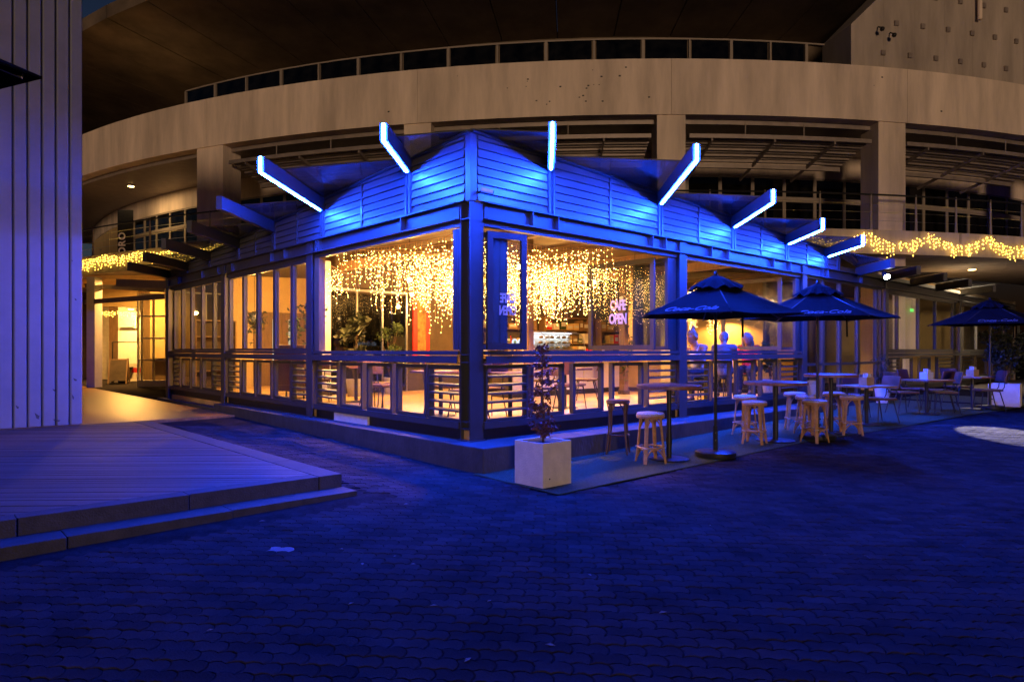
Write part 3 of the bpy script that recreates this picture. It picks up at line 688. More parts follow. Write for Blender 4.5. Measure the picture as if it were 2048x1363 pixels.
for k in range(9): flat('slat', M_PLANT, 239, 267, 29.84, 2.56+k*.075, 2.61+k*.075, .05, pn)
# glazed lobby beside the passage
lob = flat('lobby_base', M_PLANT, 274, 350, 25.0, ZD, ZD+.24, .2)
for x in (274, 281, 304.5, 332, 349): flat('lobby_mullion', M_PLANT, x, x+2.4, 25.02, ZD+.24, 3.62, .1, lob)
for z in (1.12, 1.93, 2.75, 3.56): flat('lobby_transom', M_PLANT, 274, 350, 25.03, z, z+.06, .08, lob)
flat('pane', M_GLASS, 275, 349, 25.06, ZD+.24, 3.56, .008, lob)
flat('lobby_wall', M_TIMB, 281, 380, 28.0, ZD, 4.1, .1)
flat('lobby_wall', M_WALLW, 300, 330, 27.6, 1.2, 4.1, .1)
# rafters of the passage pergola
def wpx(x, y, d): return Vector(((x-CX)/F*d, d, HC+(HY-y)*d/F))
for (x0, y0, d0, x1, y1, d1) in ((235, 565, 23.5, 345, 570, 21.0), (172, 571, 26, 332, 580, 22.5), (172, 604, 25, 332, 592, 21.5)):
    MB().beam(wpx(x0, y0, d0), wpx(x1, y1, d1), .10, .26 if y0 < 570 else .16).build('passage_rafter', M_WFRAME, stad)
# vertical banner with letters on the balcony
bt = th_px(250, RB-1.5); bp = arc(RB-1.5, bt)
sg = thing('vertical_banner', 'black vertical banner with white letters hanging over the balcony', 'banner', (bp.x, bp.y, 5.1))
MB().box(-.30, .34, -.02, .02, 0, 2.25).build('cloth', M_BLACK, sg)
me = text('VORO', .40, .012, .002, 0, 'LEFT', 1.1); me.materials.append(M_LETTER)
o = put('lettering', me, None, sg); o.matrix_local = frame_mat((.02, -.028, .12), (0, 0, 1), (-1, 0, 0))
# pale panels beside it
for x0, x1 in ((191, 221), (223, 240)):
    A('wall_panel', M_WALLW, RW+.02, RW+.06, th_px(x0, RW), th_px(x1, RW), 6.2, 7.5, n=1)
    A('wall_panel', M_POT, RW+.02, RW+.06, th_px(x0-16, RW), th_px(x1-18, RW), SZ1+.13, 6.1, n=1)
# ---------------- passage lamps
def lamp_disc(name, label, p, r, power, col=(1, .50, .11), aim=(0, 0, -1)):
    t = thing(name, label, 'lamp', p)
    MB().lathe([(r*1.15, .03), (r*1.15, -.012), (r, -.012)], 16).build('housing', M_POT, t)
    MB().lathe([(r*.95, -.013), (r*.9, -.02)], 16).build('diffuser', M_DOWN, t)
    l = bpy.data.lights.new(name, 'AREA'); l.shape = 'DISK'; l.size = r*2; l.energy = power; l.color = col
    o = bpy.data.objects.new('lamp_light', l); COL.objects.link(o); o.parent = t; o.location = (0, 0, -.03)
    return t
lamp_disc('ceiling_downlight', 'glowing round downlight in the passage soffit below the balcony lights', (*wpx(262, 556, 26.0).xy, SZ0-.22), .16, 440)
lamp_disc('bulkhead_light', 'bright bulkhead light under the passage beam', (*wpx(262, 625, 29.2).xy, 3.3), .12, 250)
lamp_disc('ceiling_downlight', 'round soffit downlight between the passage column and the back wall', (*wpx(200, 556, 28.5).xy, SZ0-.25), .14, 300)
lamp_disc('soffit_lamp', 'small warm lamp under the balcony over the side wing', (*arc(RB-1.6, th_px(1944, RB-1.6)), SZ0-.03), .12, 560, (1, .78, .48))
lamp_disc('balcony_lamp', 'round lamp in the upper soffit above the vertical banner', (*arc(RB-1.6, th_px(262, RB-1.6)), FZ0-.18), .12, 90, (1, .62, .25))
fu = lamp_disc('roof_floodlight', 'small floodlight on the ledge washing the great roof soffit', (*arc(RB-.7, th_px(268, RB-.7)), FZ1+.12), .10, 20, (1, .55, .2)); fu.rotation_euler = (PI-.5, 0, 0)
rp_ = random.Random(77)
for k in range(26):
    x = rp_.gauss(1150, 60) if k < 18 else rp_.uniform(300, 1900); t = th_px(x); z = rp_.uniform(FZ0+.3, FZ1-.25); w = rp_.uniform(.0003, .0009)
    A('surface_pit', M_BLACK, RB-.01, RB+.002, t-w, t+w, z, z+w*RB*1.3, n=1)
for lbl, x, z in (('small dome camera on a bracket high on the end wall', 1762, 11.3), ('second bracket camera beside the dome camera on the end wall', 1786, 11.15)):
    p = arc(RB-.13, th_px(x)); t = thing('wall_camera', lbl, 'camera', (p.x, p.y, z)); MB().tube([(0, .0, .12), (0, -.06, .1), (0, -.22, .0)], .02, 6).build('arm', M_BLACK, t); MB().ball((0, -.24, -.05), .07, 10, 8).build('dome', M_BLACK, t, True)
# passage bits
def passage_things():
    p = wpx(238, 700, 27.5); t = thing('sandwich_board', 'tan folding sandwich board standing in the lit passage', 'sign', (p.x, p.y, ZD), .3)
    for s in (-1, 1):
        MB().beam((-.32, s*.30, 0), (-.32, s*.03, 1.02), .05, .04).beam((.32, s*.30, 0), (.32, s*.03, 1.02), .05, .04).beam((-.30, s*.04, .98), (.30, s*.04, .98), .04, .05).build('leg_frame', M_TIMB, t)
        MB().prism([(-.295, s*.27, .12), (.295, s*.27, .12), (.295, s*.045, .96), (-.295, s*.045, .96)], (0, s*.012, 0)).build('board', M_WALLD, t)
    p = wpx(246, 700, 28.3); t = thing('bowl_planter', 'dark tapered bowl planter beside the sandwich board', 'planter', (p.x, p.y, ZD))
    MB().lathe([(.14, 0), (.17, .02), (.34, .55), (.38, .60), (.38, .66), (.33, .66), (.30, .58)], 20).build('bowl', M_BLACK, t, True)
    MB().lathe([(.30, .60), (.02, .61)], 16).build('soil', M_SOIL, t)
    p = wpx(264, 700, 28.6); t = thing('low_barrier', 'pale low barrier with a red notice strip in the passage', 'barrier', (p.x, p.y, ZD), .33)
    MB().box(-.75, .75, -.03, .03, .12, .82).build('panel', M_PLANT, t, False, .01)
    for x in (-.7, .7): MB().box(x-.03, x+.03, -.10, .10, 0, .12).build('foot', M_BLACK, t)
    MB().box(-.05, .62, -.037, -.031, .42, .62).build('notice_strip', M_RED, t)
    p = wpx(252, 700, 28.4); t = thing('handrail', 'thin steel handrail in front of the bright passage wall', 'railing', (p.x, p.y, ZD), .33)
    for x in (-.5, .9): MB().tube([(x, 0, 0), (x, 0, 1.7)], .025, 8).build('post', M_BLACK, t)
    MB().tube([(-.5, 0, 1.7), (.9, 0, 1.7)], .022, 8).build('rail', M_BLACK, t)
passage_things()
# ================================================================== FAIRY LIGHTS
def icicle(name, label, cords, cat='fairy lights', group=None, bulb=M_BULB, br=.0047, drop=(.25, .8), step=.16, seed=1, bstep=.085, wire=True):
    r = random.Random(seed); t = thing(name, label, cat, (0, 0, 0), 0, group); wm = MB(); bm = MB()
    for P in cords:
        P = [Vector(p) for p in P]
        if wire: wm.tube(P, .006, 3, None, False)
        L = sum((P[i+1]-P[i]).length for i in range(len(P)-1)); s = r.uniform(0, step)
        while s < L:
            q = s; i = 0
            while i < len(P)-2 and q > (P[i+1]-P[i]).length: q -= (P[i+1]-P[i]).length; i += 1
            p = P[i]+(P[i+1]-P[i]).normalized()*q; d = r.uniform(*drop); x, y = p.x, p.y; pts = [p]; z = 0
            while z < d:
                z += bstep*r.uniform(.6, 1.4); x += r.gauss(0, .010); y += r.gauss(0, .010)
                pts.append(Vector((x, y, p.z-z))); bm.octa((x+r.gauss(0, .012), y+r.gauss(0, .012), p.z-z), br*r.uniform(.7, 1.15), br*1.4)
            if wire: wm.tube(pts, .0032, 3, None, False)
            s += step*r.uniform(.5, 1.5)
    if wire: tag(wm.build('wire', M_WIRE, t), kind='stuff')
    tag(bm.build('bulb', bulb, t), kind='stuff')
    return t
def sag(p, q, h, n=8): return [Vector(p).lerp(Vector(q), i/n)-Vector((0, 0, h*4*(i/n)*(1-i/n))) for i in range(n+1)]
labels = ['icicle lights strung behind the open window left of the corner post', 'icicle lights strung behind the window with the lettered leaf', 'icicle lights strung deep under the cafe ceiling before the shelves']
cl = [sag((*lw(.45+.36*k, 4.40), 3.34+.03*k), (*lw(.5+.34*k, .40+.12*k), 3.20-.03*k), .07+.01*k) for k in range(10)]
icicle('icicle_lights', labels[0], cl, group='icicle lights in the cafe', seed=1, drop=(.25, 1.05), step=.105, bstep=.09)
cr = [sag((*lw((3.7 if k < 3 else 5.4)+.1*k, .6+.40*k), 3.34+.02*k), (*lw(1.0+.1*k, .55+.40*k), 3.12-.02*k), .08) for k in range(10)]
icicle('icicle_lights', labels[1], cr, group='icicle lights in the cafe', seed=2, drop=(.25, 1.1), step=.115, bstep=.09)
cm = [sag((*lw(2.5, 4.8+.45*k), 3.25), (*lw(7.5, 4.8+.45*k), 3.1), .10) for k in range(4)]
icicle('icicle_lights', labels[2], cm, group='icicle lights in the cafe', seed=3, drop=(.2, .5), step=.2)
icicle('icicle_lights', 'thin icicle lights hanging inside the second window bay of the left wall', [[(*lw(.5, 4.8), 3.1), (*lw(1.2, 5.6), 3.1)], [(*lw(.5, 5.4), 3.1), (*lw(1.6, 5.9), 3.1)]], group='icicle lights in the cafe', seed=4, drop=(.2, .5), step=.12)
icicle('icicle_lights', 'short icicle lights under the ceiling near the folded corner leaves', [[(*lw(.5, .35), 3.12), (*lw(1.3, .75), 3.12)], [(*lw(.9, .45), 3.12), (*lw(1.2, 1.2), 3.12)]], group='icicle lights in the cafe', seed=5, drop=(.3, .8), step=.09)
icicle('icicle_lights', 'curtain of lights seen through the second open leaf of the right wall', [[(*lw(8.3, 1.9), 3.1), (*lw(10.2, 3.4), 3.1)], [(*lw(8.7, 1.6), 3.1), (*lw(10.6, 3.0), 3.1)]], group='icicle lights in the cafe', seed=6, drop=(.5, 1.1), step=.10)
def drape(x0, x1, seed, label, amp):
    r = random.Random(seed); R = RB+.74; t0, t1 = th_px(x0, R), th_px(x1, R); n = int((t1-t0)*R/.12); P = []
    for i in range(n+1):
        t = t0+(t1-t0)*i/n; ph = (i/n*(t1-t0)*R/2.1) % 1; P.append((*arc(R, t), 5.06-amp*math.sin(PI*ph)))
    icicle('balcony_lights', label, [P, [(x, y+.0, z-.04) for x, y, z in P]], 'fairy lights', 'fairy lights along the balcony edge', M_BULBY, .0135, (.12, .42), .13, seed, .10, False)
drape(150, 345, 21, 'yellow fairy lights draped on the balcony edge above the passage', .10)
drape(345, 560, 22, 'yellow fairy lights on the balcony edge behind the unlit fins', .10)
drape(1600, 2140, 23, 'yellow fairy lights zigzagging along the balcony edge over the side wing', .30)
icicle('balcony_lights', 'yellow fairy lights along the far wall of the passage', [[tuple(wpx(200+k*9.5, 620, 29.4)) for k in range(9)]], 'fairy lights', None, M_BULBY, .019, (.08, .3), .07, 24, .09, False)
# warm globe bulbs on the cafe ceiling: they light the room
def festoon(b, a, z, power, label, cone=118):
    p = lw(b, a); t = thing('globe_bulb', label, 'light bulb', (p.x, p.y, z), 0, 'warm globe bulbs hung in the cafe')
    MB().tube([(0, 0, .06), (0, 0, 3.55-z if z < 3.5 else .1)], .006, 5).build('cord', M_BLACK, t)
    MB().lathe([(.02, .10), (.022, .045), (.012, .04)], 10).build('socket', M_BLACK, t)
    MB().ball((0, 0, 0), .042, 12, 8).build('globe', M_GLOBE, t, True)
    l = bpy.data.lights.new('globe_bulb', 'SPOT' if cone else 'POINT'); l.energy = power
    if cone: l.spot_size = math.radians(cone); l.spot_blend = .35
    l.shadow_soft_size = .05; l.color = (1, .47, .11)
    o = bpy.data.objects.new('bulb_light', l); COL.objects.link(o); o.parent = t; o.location = (0, 0, -.07)
gl = 'bare warm globe bulb hanging among the icicle lights'
for b, a, z, e, c_ in ((1.2, 3.2, 2.75, 60, 118), (3.0, 5.8, 2.75, 42, 0), (2.2, 1.4, 2.9, 60, 118), (5.0, 2.2, 2.9, 60, 118), (7.6, 5.6, 2.7, 48, 0), (4.9, 6.6, 2.8, 34, 0), (7.6, 2.0, 2.85, 45, 118), (1.0, 1.3, 2.9, 45, 118), (5.7, 1.7, 2.6, 40, 118)): festoon(b, a, z, e*8.2, gl, c_)  # the bulbs beside the seated people are added to light them warmly
gl = 'bare warm globe bulb hanging behind the narrow panes of the left wing'
for b, a, z, e in ((1.4, 7.0, 2.75, 110), (1.5, 10.6, 2.75, 100), (3.4, 9.2, 2.7, 80)): festoon(b, a, z, e*4.6, gl, 0)
gl = 'bare warm globe bulb hanging in the dim side wing'
for b, a, z, e in ((21, 3.6, 2.75, 22), (22.2, 3.9, 2.75, 20), (24, 4.0, 2.7, 22), (16.5, 5.5, 2.7, 18), (9.6, 5.2, 2.7, 30)): festoon(b, a, z, e*24.0, gl, 160)
# spotlight under the first dark fin, throwing the pool on the paving
sp = lw(FR[5]-.72*1.25, -.72*1.25); t = thing('spotlight', 'small black spotlight with white beam clamped under a dark fin', 'lamp', (sp.x+.1, sp.y, 3.30))
tgt = gp(2015, 868); dirv = (tgt-Vector((sp.x+.1, sp.y, 3.25))).normalized()
MB().tube([(0, 0, .13), (0, 0, .0)], .02, 8).build('bracket', M_BLACK, t)
MB().tube([-dirv*.10, dirv*.10], .055, 12, .075).build('can', M_BLACK, t)
MB().tube([dirv*.1005, dirv*.104], .066, 14).build('lens', M_SPOT, t)
l = bpy.data.lights.new('spotlight', 'SPOT'); l.energy = 12000; l.spot_size = math.radians(15); l.spot_blend = .22; l.shadow_soft_size = .02; l.color = (.95, .95, 1)
o = bpy.data.objects.new('spot_beam', l); COL.objects.link(o); o.parent = t; o.location = dirv*.12; o.rotation_euler = dirv.to_track_quat('-Z', 'Y').to_euler()
# ================================================================== OUTDOOR FURNITURE
def bar_table(h=1.0, r=.43):
    t = thing('bar_table', '', 'table', (0, 0, 0), 0, 'round bar tables on the turf')
    MB().lathe([(r-.008, h-.052), (r, h-.044), (r, h-.008), (r-.010, h)], 40).build('table_top', M_WOOD, t, True)
    MB().lathe([(.034, .02), (.040, .25), (.030, .55), (.036, h-.07), (.10, h-.053)], 16).build('pole', M_BLACK, t, True)
    MB().lathe([(.26, .0), (.262, .012), (.24, .018), (.05, .024)], 32).build('base', M_STEELB if False else M_BLACK, t, True)
    return t
def at(px, py): p = gp(px, py); return (p.x, p.y, p.z+.012)
bt = bar_table(); bt['label'] = 'round wooden bar table beside the dark bentwood stool'; bt.location = at(1338, 919)
dup(bt, at(1551, 882), .6, 'round wooden bar table between the two nearer parasols').scale = (1.12, 1.12, .93)
dup(bt, at(1662, 866), 1.1, 'round pale topped bar table under the parasol beside the entrance')
def rattan():
    t = thing('rattan_stool', '', 'stool', (0, 0, 0), 0, 'rattan stools around the bar tables'); H = .66
    s = MB().lathe([(.165, H-.045), (.178, H-.04), (.182, H-.018), (.165, H-.004), (.10, H+.004), (.01, H+.006)], 28).build('seat', M_WEAVE, t, True)
    MB().ring(.178, .011, H-.046, 28).ring(.176, .009, H-.066, 28).build('rim', M_RATTAN, s, True)
    for k in range(4):
        a = PI/4+k*PI/2; c, n = math.cos(a), math.sin(a); mb = MB()
        for q in (-.018, 0, .018):
            mb.tube([(.135*c-q*n, .135*n+q*c, H-.06), (.150*c-q*n*.9, .150*n+q*c*.9, .42), (.172*c-q*n*.8, .172*n+q*c*.8, .2), (.205*c-q*n*.7, .205*n+q*c*.7, 0)], .0105, 7)
        l = mb.build('leg', M_RATTAN, t, True)
        MB().ring(.028, .007, 0, 12, 5).build('binding', M_WEAVE, l).location = (.170*c, .170*n, .205)
        a2 = a+PI/2; c2, n2 = math.cos(a2), math.sin(a2)
        for z0, z1, m in ((.42, .585, 1), (.06, .185, 2)):
            P = []
            R = .15 if m == 1 else .185
            for i in range(9):
                f = i/8; e = 1-abs(2*f-1)**2.2; P.append((R*(c+(c2-c)*f), R*(n+(n2-n)*f), z0+(z1-z0)*e))
            MB().tube(P, .0085, 6).build('brace', M_RATTAN, t, True)
    MB().ring(.165, .013, .205, 28).build('stretcher_ring', M_RATTAN, t, True)
    return t
rs = rattan()
rl = [('rattan stool with woven white seat standing alone by the first bar table', 1301, 926), ('rattan stool against the kerb, tucked in behind its twin', 1490, 870), ('rattan stool in front of the parasol pole at the middle bar table', 1509, 888),
      ('rattan stool nearest the louvre beyond the middle bar table', 1590, 860), ('rattan stool with tan seat left of the second parasol base', 1614, 869), ('rattan stool standing over the second parasol base', 1629, 885),
      ('rattan stool behind the pole of the pale topped bar table', 1668, 860), ('rattan stool with a loose dangling cane by the brown chair', 1703, 870)]
for i, (lb, x, y) in enumerate(rl):
    o = rs if i == 0 else dup(rs, (0, 0, 0), 0, lb)
    o['label'] = lb; o.location = at(x, y); o.rotation_euler = (0, 0, i*.37+.25)
lc = MB().tube([(.02, -.19, .21), (.03, -.24, .12), (.08, -.30, .05), (.13, -.33, .01)], .005, 5).build('loose_cane', M_WEAVE, o)
def dark_stool():
    p = at(1236, 908); t = thing('bentwood_stool', 'tall dark bentwood bar stool by the kerb', 'stool', p, .5); H = .76
    MB().lathe([(.15, H-.03), (.165, H-.028), (.168, H-.008), (.15, H), (.08, H-.006)], 28).build('seat', M_DWOOD, t, True)
    MB().ring(.158, .012, H-.04, 28).build('seat_ring', M_DWOOD, t, True)
    for k in range(4):
        a = k*PI/2; c, n = math.cos(a), math.sin(a)
        MB().tube([(.145*c, .145*n, H-.04), (.152*c, .152*n, .45), (.165*c, .165*n, .28), (.205*c, .205*n, 0)], .016, 8, .013).build('leg', M_DWOOD, t, True)
        for s in (-1, 1):
            a2 = a+s*.62; P = []
            for i in range(7):
                f = i/6; aa = a+(a2-a)*f; rr = .15; P.append((rr*math.cos(aa), rr*math.sin(aa), H-.20+.155*math.sin(f*PI/2)))
            MB().tube(P, .008, 6).build('brace', M_DWOOD, t, True)
    MB().ring(.155, .011, .27, 28).build('stretcher_ring', M_DWOOD, t, True)
    return t
dark_stool()
def parasol(label, x, y, rot, h=2.50, r=1.16):
    p = at(x, y); t = thing('parasol', label, 'umbrella', p, rot, 'navy parasols over the bar tables'); he = h-.57; ha = h-.06
    MB().lathe([(.27, 0), (.275, .02), (.275, .06), (.25, .075), (.06, .085)], 36).build('base', M_BLACK, t, True)
    MB().tube([(0, 0, .085), (0, 0, .42)], .032, 12).build('sleeve', M_BLACK, t)
    for z in (.22, .32): MB().tube([(.03, 0, z), (.075, 0, z)], .012, 8).build('clamp_knob', M_BLACK, t)
    MB().tube([(0, 0, .09), (0, 0, h-.02)], .021, 12).build('pole', M_BLACK, t)
    V = [Vector((r*math.cos(k*PI/3), r*math.sin(k*PI/3), he)) for k in range(6)]; top = Vector((0, 0, ha)); mb = MB(); n = 6
    for k in range(6):                                     # each panel: taut, slightly hollow
        a, b = V[k], V[(k+1) % 6]; rows = []
        for i in range(n+1):
            f = .02+.98*i/n
            row = []
            for j in range(7):
                q = top.lerp(a.lerp(b, j/6), f); q.z -= .05*math.sin(PI*f)*(.4+.6*math.sin(PI*j/6)); q += Vector((-q.x, -q.y, 0))*.03*math.sin(PI*j/6)*f
                q.z += .006*math.sin(9*f+k*1.7+j*.9)*f+.010*math.sin(PI*j/6)*math.sin(5*f+k)
                row.append(q)
            rows.append(row)
        vs = [v for R in rows for v in R]; o = len(vs); vs += [v-Vector((0, 0, .006)) for v in vs]
        fs = []
        for i in range(n):
            for j in range(6): q = (i*7+j, i*7+j+1, (i+1)*7+j+1, (i+1)*7+j); fs += [q, tuple(w+o for w in q[::-1])]
        fs += [(n*7+j, n*7+j+1, o+n*7+j+1, o+n*7+j) for j in range(6)]
        c = MB().add(vs, fs).build('canopy_panel', M_CANVAS, t, False)
        if k % 2:                                           # lettering near the hem
            u = (b-a).normalized(); mid = a.lerp(b, .5); up = (top-mid).normalized()
            nrm = u.cross(up)
            me = text('Coca-Cola', .165, .001, .001, .5, 'CENTER'); me.materials.append(mat('grey_print', (.13, .13, .16), .8))  # lettering in an even dark grey
            o = put('lettering', me, None, c)
            o.matrix_local = frame_mat(mid+up*.07-Vector((mid.x, mid.y, 0))*.0+nrm*.004-Vector((mid.x, mid.y, 0)).normalized()*.02, u, up)
        MB().tube([top+(a-top)*.04-Vector((0, 0, .03)), a-Vector((0, 0, .018))], .010, 6).build('rib', M_BLACK, t)
        MB().tube([Vector((0, 0, he+.02)), top.lerp(a, .52)-Vector((0, 0, .035))], .008, 6).build('strut', M_BLACK, t)
    # vent cap with a wavy hem
    vs = [(0, 0, h)]; m = 48
    for i in range(m):
        a = 2*PI*i/m; rr = .34+.012*math.cos(6*a); vs.append((rr*math.cos(a)*.5, rr*math.sin(a)*.5, h-.075))
    for i in range(m):
        a = 2*PI*i/m; rr = .36+.02*math.cos(6*a); vs.append((rr*math.cos(a), rr*math.sin(a), h-.20+.02*math.sin(12*a)+.012*math.sin(7*a)))
    fs = [(0, 1+i, 1+(i+1) % m) for i in range(m)]+[(1+i, 1+m+i, 1+m+(i+1) % m, 1+(i+1) % m) for i in range(m)]
    MB().add(vs, fs).build('vent_cap', M_CANVAS, t)
    MB().lathe([(.02, h-.01), (.028, h+.01), (.018, h+.035), (.004, h+.045)], 10).build('finial', M_BLACK, t, True)
    MB().beam((.30, .30, he-.01), (.31, .30, he-.30), .03, .004).build('tie_strap', M_CANVAS, t)
    return t
parasol('navy parasol with white script lettering shading the middle bar table', 1431, 913, math.radians(-97.6))
parasol('navy parasol with white script standing among the rattan stools', 1635, 878, math.radians(-79), 2.50, 1.18)
P3 = Vector((10.76, 15.2)); 
t3 = parasol('dark parasol over the low tables next to the dark bush', 1431, 913, math.radians(-88), 2.46, 1.2); t3.location = (P3.x, P3.y, gz(P3)+.012)
# corner of another parasol in front of the white cladding
def corner_parasol():
    tw_ = wpx(84, 153, 1.75); rr = 1.4; an = math.radians(21.5); c_ = Vector((tw_.x-rr*math.cos(an), tw_.y-rr*math.sin(an))); z0 = gz(c_)
    cp = thing('parasol', 'navy parasol whose corner juts in front of the white ribbed cladding', 'umbrella', (c_.x, c_.y, z0), an); ze = tw_.z-z0
    top = Vector((0, 0, ze+.5)); V = [Vector((rr*math.cos(k*PI/2), rr*math.sin(k*PI/2), ze)) for k in range(4)]
    for k in range(4):
        a, b = V[k], V[(k+1) % 4]
        MB().prism([top, a, b], (0, 0, -.006)).build('canopy_panel', M_CANVAS, cp)
        MB().beam(top.lerp(a, .05)-Vector((0, 0, .03)), top.lerp(a, .97)-Vector((0, 0, .02)), .014, .014).build('rib', M_BLACK, cp)
    MB().tube([(0, 0, .08), (0, 0, ze+.5)], .022, 10).build('pole', M_BLACK, cp); MB().lathe([(.3, 0), (.3, .07), (.06, .09)], 30).build('base', M_BLACK, cp)
corner_parasol()
# ---------------- chairs
def chair(name, label, m, group):
    t = thing(name, label, 'chair', (0, 0, 0), 0, group)      # faces +x
    s = MB(); n = 6; vs = []; fs = []
    s.box(-.21, .22, -.215, .215, .435, .475).build('seat', m, t, True, .018)
    b = MB(); P = []
    for i in range(7):
        y = -.215+.43*i/6; c = .035*(1-(2*i/6-1)**2)
        for x, z in ((-.245-c, .64), (-.215-c, .64), (-.275-c, .88), (-.305-c, .88)): P.append((x, y, z))
    fs = []
    for i in range(6):
        for k in range(4): fs.append((i*4+k, i*4+(k+1) % 4, (i+1)*4+(k+1) % 4, (i+1)*4+k))
    fs += [(0, 1, 2, 3), (24, 25, 26, 27)]
    b.add(P, fs).build('backrest', m, t, True, .010)
    for y in (-1, 1):
        MB().tube([(.17, y*.17, .44), (.23, y*.21, 0)], .012, 8, .009).build('leg', M_BLACK, t, True)
        MB().tube([(-.15, y*.17, .44), (-.26, y*.21, 0)], .012, 8, .009).build('leg', M_BLACK, t, True)
        MB().tube([(-.02, y*.12, .43), (-.22, y*.12, .455), (-.262, y*.12, .52), (-.285, y*.12, .72)], .010, 8).build('back_bracket', M_BLACK, t, True)
    MB().tube([(.17, -.17, .425), (.17, .17, .425)], .009, 6).tube([(-.15, -.17, .425), (-.15, .17, .425)], .009, 6).build('seat_frame', M_BLACK, t)
    return t
def low_table(label, loc, rz, w=.36, h=.73, group='low tables of the terrace', m=None):
    t = thing('low_table', label, 'table', loc, rz, group)
    MB().box(-w, w, -w, w, h-.035, h).build('table_top', m or M_WOOD, t, False, .006)
    MB().tube([(0, 0, .03), (0, 0, h-.035)], .035, 12).build('pedestal', M_BLACK, t)
    MB().lathe([(.24, 0), (.24, .012), (.05, .03)], 24).build('base', M_BLACK, t)
    return t
low_table('low square table with a napkin box beside the pale topped bar table', at(1733, 850), .4, m=mat('pale_wood', (.30, .18, .09), .5, 0, .3, 5))
low_table('low table with a white and kraft napkin box under the dark parasol', at(1853, 829), .3)
low_table('low table with a napkin box next to the square planter of the bush', at(1945, 818), .5)
ch = chair('cafe_chair', 'tan leather chair turned toward the low table by the entrance', M_LEATH, 'leather chairs on the terrace')
ch.location = at(1759, 846); ch.rotation_euler = (0, 0, PI+.25)
def ochair(px, py, rz, lb, m):
    o = dup(ch, at(px, py), rz, lb)
    for c in kids(o):
        if c.name.startswith(('seat', 'backrest')) and not c.name.startswith('seat_frame') and m:
            c.data = c.data.copy(); c.data.materials[0] = m
ochair(1713, 836, .9, 'leather chair behind the low table, back to the entrance', M_LEATHD)
ochair(1806, 828, .1, 'tan leather chair drawn up left of the table with the kraft box', None)
ochair(1830, 818, -1.0, 'plum leather chair behind the table with the kraft box', M_LEATHD)
ochair(1888, 828, PI-.3, 'tan leather chair with ribbed back beside the kraft box table', None)
ochair(1875, 822, PI-1.2, 'plum leather chair between the two far low tables', M_LEATHD)
ochair(1915, 812, .3, 'plum leather chair left of the table by the bush', M_LEATHD)
ochair(1976, 822, PI-.2, 'plum leather chair with high shell back beside the square planter', M_LEATHD)
def box_caddy(label, px, py, table_px, h, m1):
    g = gp(*table_px); p = Vector((g.x, g.y, g.z+.012+h)); t = thing('napkin_box', label, 'napkin box', (p.x, p.y, p.z), .5, 'napkin boxes on the low tables')
    MB().box(-.11, .11, -.08, .08, 0, .012).box(-.11, -.10, -.08, .08, .012, .15).box(.10, .11, -.08, .08, .012, .15).box(-.10, .10, -.08, -.07, .012, .15).box(-.10, .10, .07, .08, .012, .15).build('box', m1, t)
    for k in range(3): MB().prism([(-.07, -.05+k*.035, .02), (.06, -.05+k*.035, .02), (.075, -.045+k*.035, .20+k*.012), (-.05, -.055+k*.035, .22)], (0, .02, 0)).build('napkin', M_POT, t)
    MB().lathe([(.022, .015), (.022, .12), (.01, .15), (.01, .19)], 10, (.075, .03, 0)).build('sauce_bottle', M_BLACK, t, True)
box_caddy('wooden napkin box on the low table by the entrance', 0, 0, (1733, 850), .73, M_CARD)
box_caddy('white and kraft napkin box on the table under the dark parasol', 0, 0, (1853, 829), .73, M_POT)
box_caddy('pinkish napkin box on the table next to the bush', 0, 0, (1945, 818), .73, M_CARD)
# ---------------- planters and plants
def square_planter(label, loc, rz, w, h, m=M_PLANT):
    t = thing('square_planter', label, 'planter', loc, rz); k = .028
    MB().box(-w, w, -w, -w+k, 0, h).box(-w, w, w-k, w, 0, h).box(-w, -w+k, -w+k, w-k, 0, h).box(w-k, w, -w+k, w-k, 0, h).box(-w+k, w-k, -w+k, w-k, 0, .03).build('box', m, t)
    MB().box(-w+k, w-k, -w+k, w-k, .03, h-.05).build('soil', M_SOIL, t)
    return t
pc = lw(-.10, -1.425); pz = gz(pc)+.012
tp = square_planter('cream rendered square planter holding a thin red leaved shrub', (pc.x, pc.y, pz), TH, .225, .485)
MB().tube([(-.12, -.2255, .09), (-.12, -.20, .09)], .010, 10).build('drain_hole', M_BLACK, tp)
def shrub():
    t = thing('shrub', 'thin dark red leaved shrub growing in the cream planter', 'plant', (pc.x, pc.y, pz+.43), 0); r = random.Random(9)
    MB().tube([(0, 0, 0), (.012, 0, .3), (-.008, .01, .7), (.0, 0, 1.12)], .013, 7, .004).build('stem', M_BARK, t, True)
    mb = MB(); pts = []
    for k in range(64):
        z = r.uniform(.10, 1.08); a = r.uniform(0, 2*PI); L = r.uniform(.06, .20)*(1.15-.55*abs(z-.5)) * (.45 if z > .9 else 1); up = r.uniform(.1, .7)
        e = Vector((math.cos(a)*L, math.sin(a)*L, z+L*up)); mb.tube([(0, 0, z), tuple(Vector((0, 0, z)).lerp(e, .5)+Vector((0, 0, .01))), tuple(e)], .003, 4, .0015)
        for q in range(15): f = r.uniform(.35, 1.05); pts.append(Vector((0, 0, z)).lerp(e, f)+Vector((r.gauss(0, .012), r.gauss(0, .012), r.gauss(0, .012))))
    mb.build('twig', M_BARK, t).__setitem__('kind', 'stuff')
    lm = MB(); leaves(lm, pts, .050, r); tag(lm.build('foliage', M_LEAFR, t), kind='stuff')
shrub()
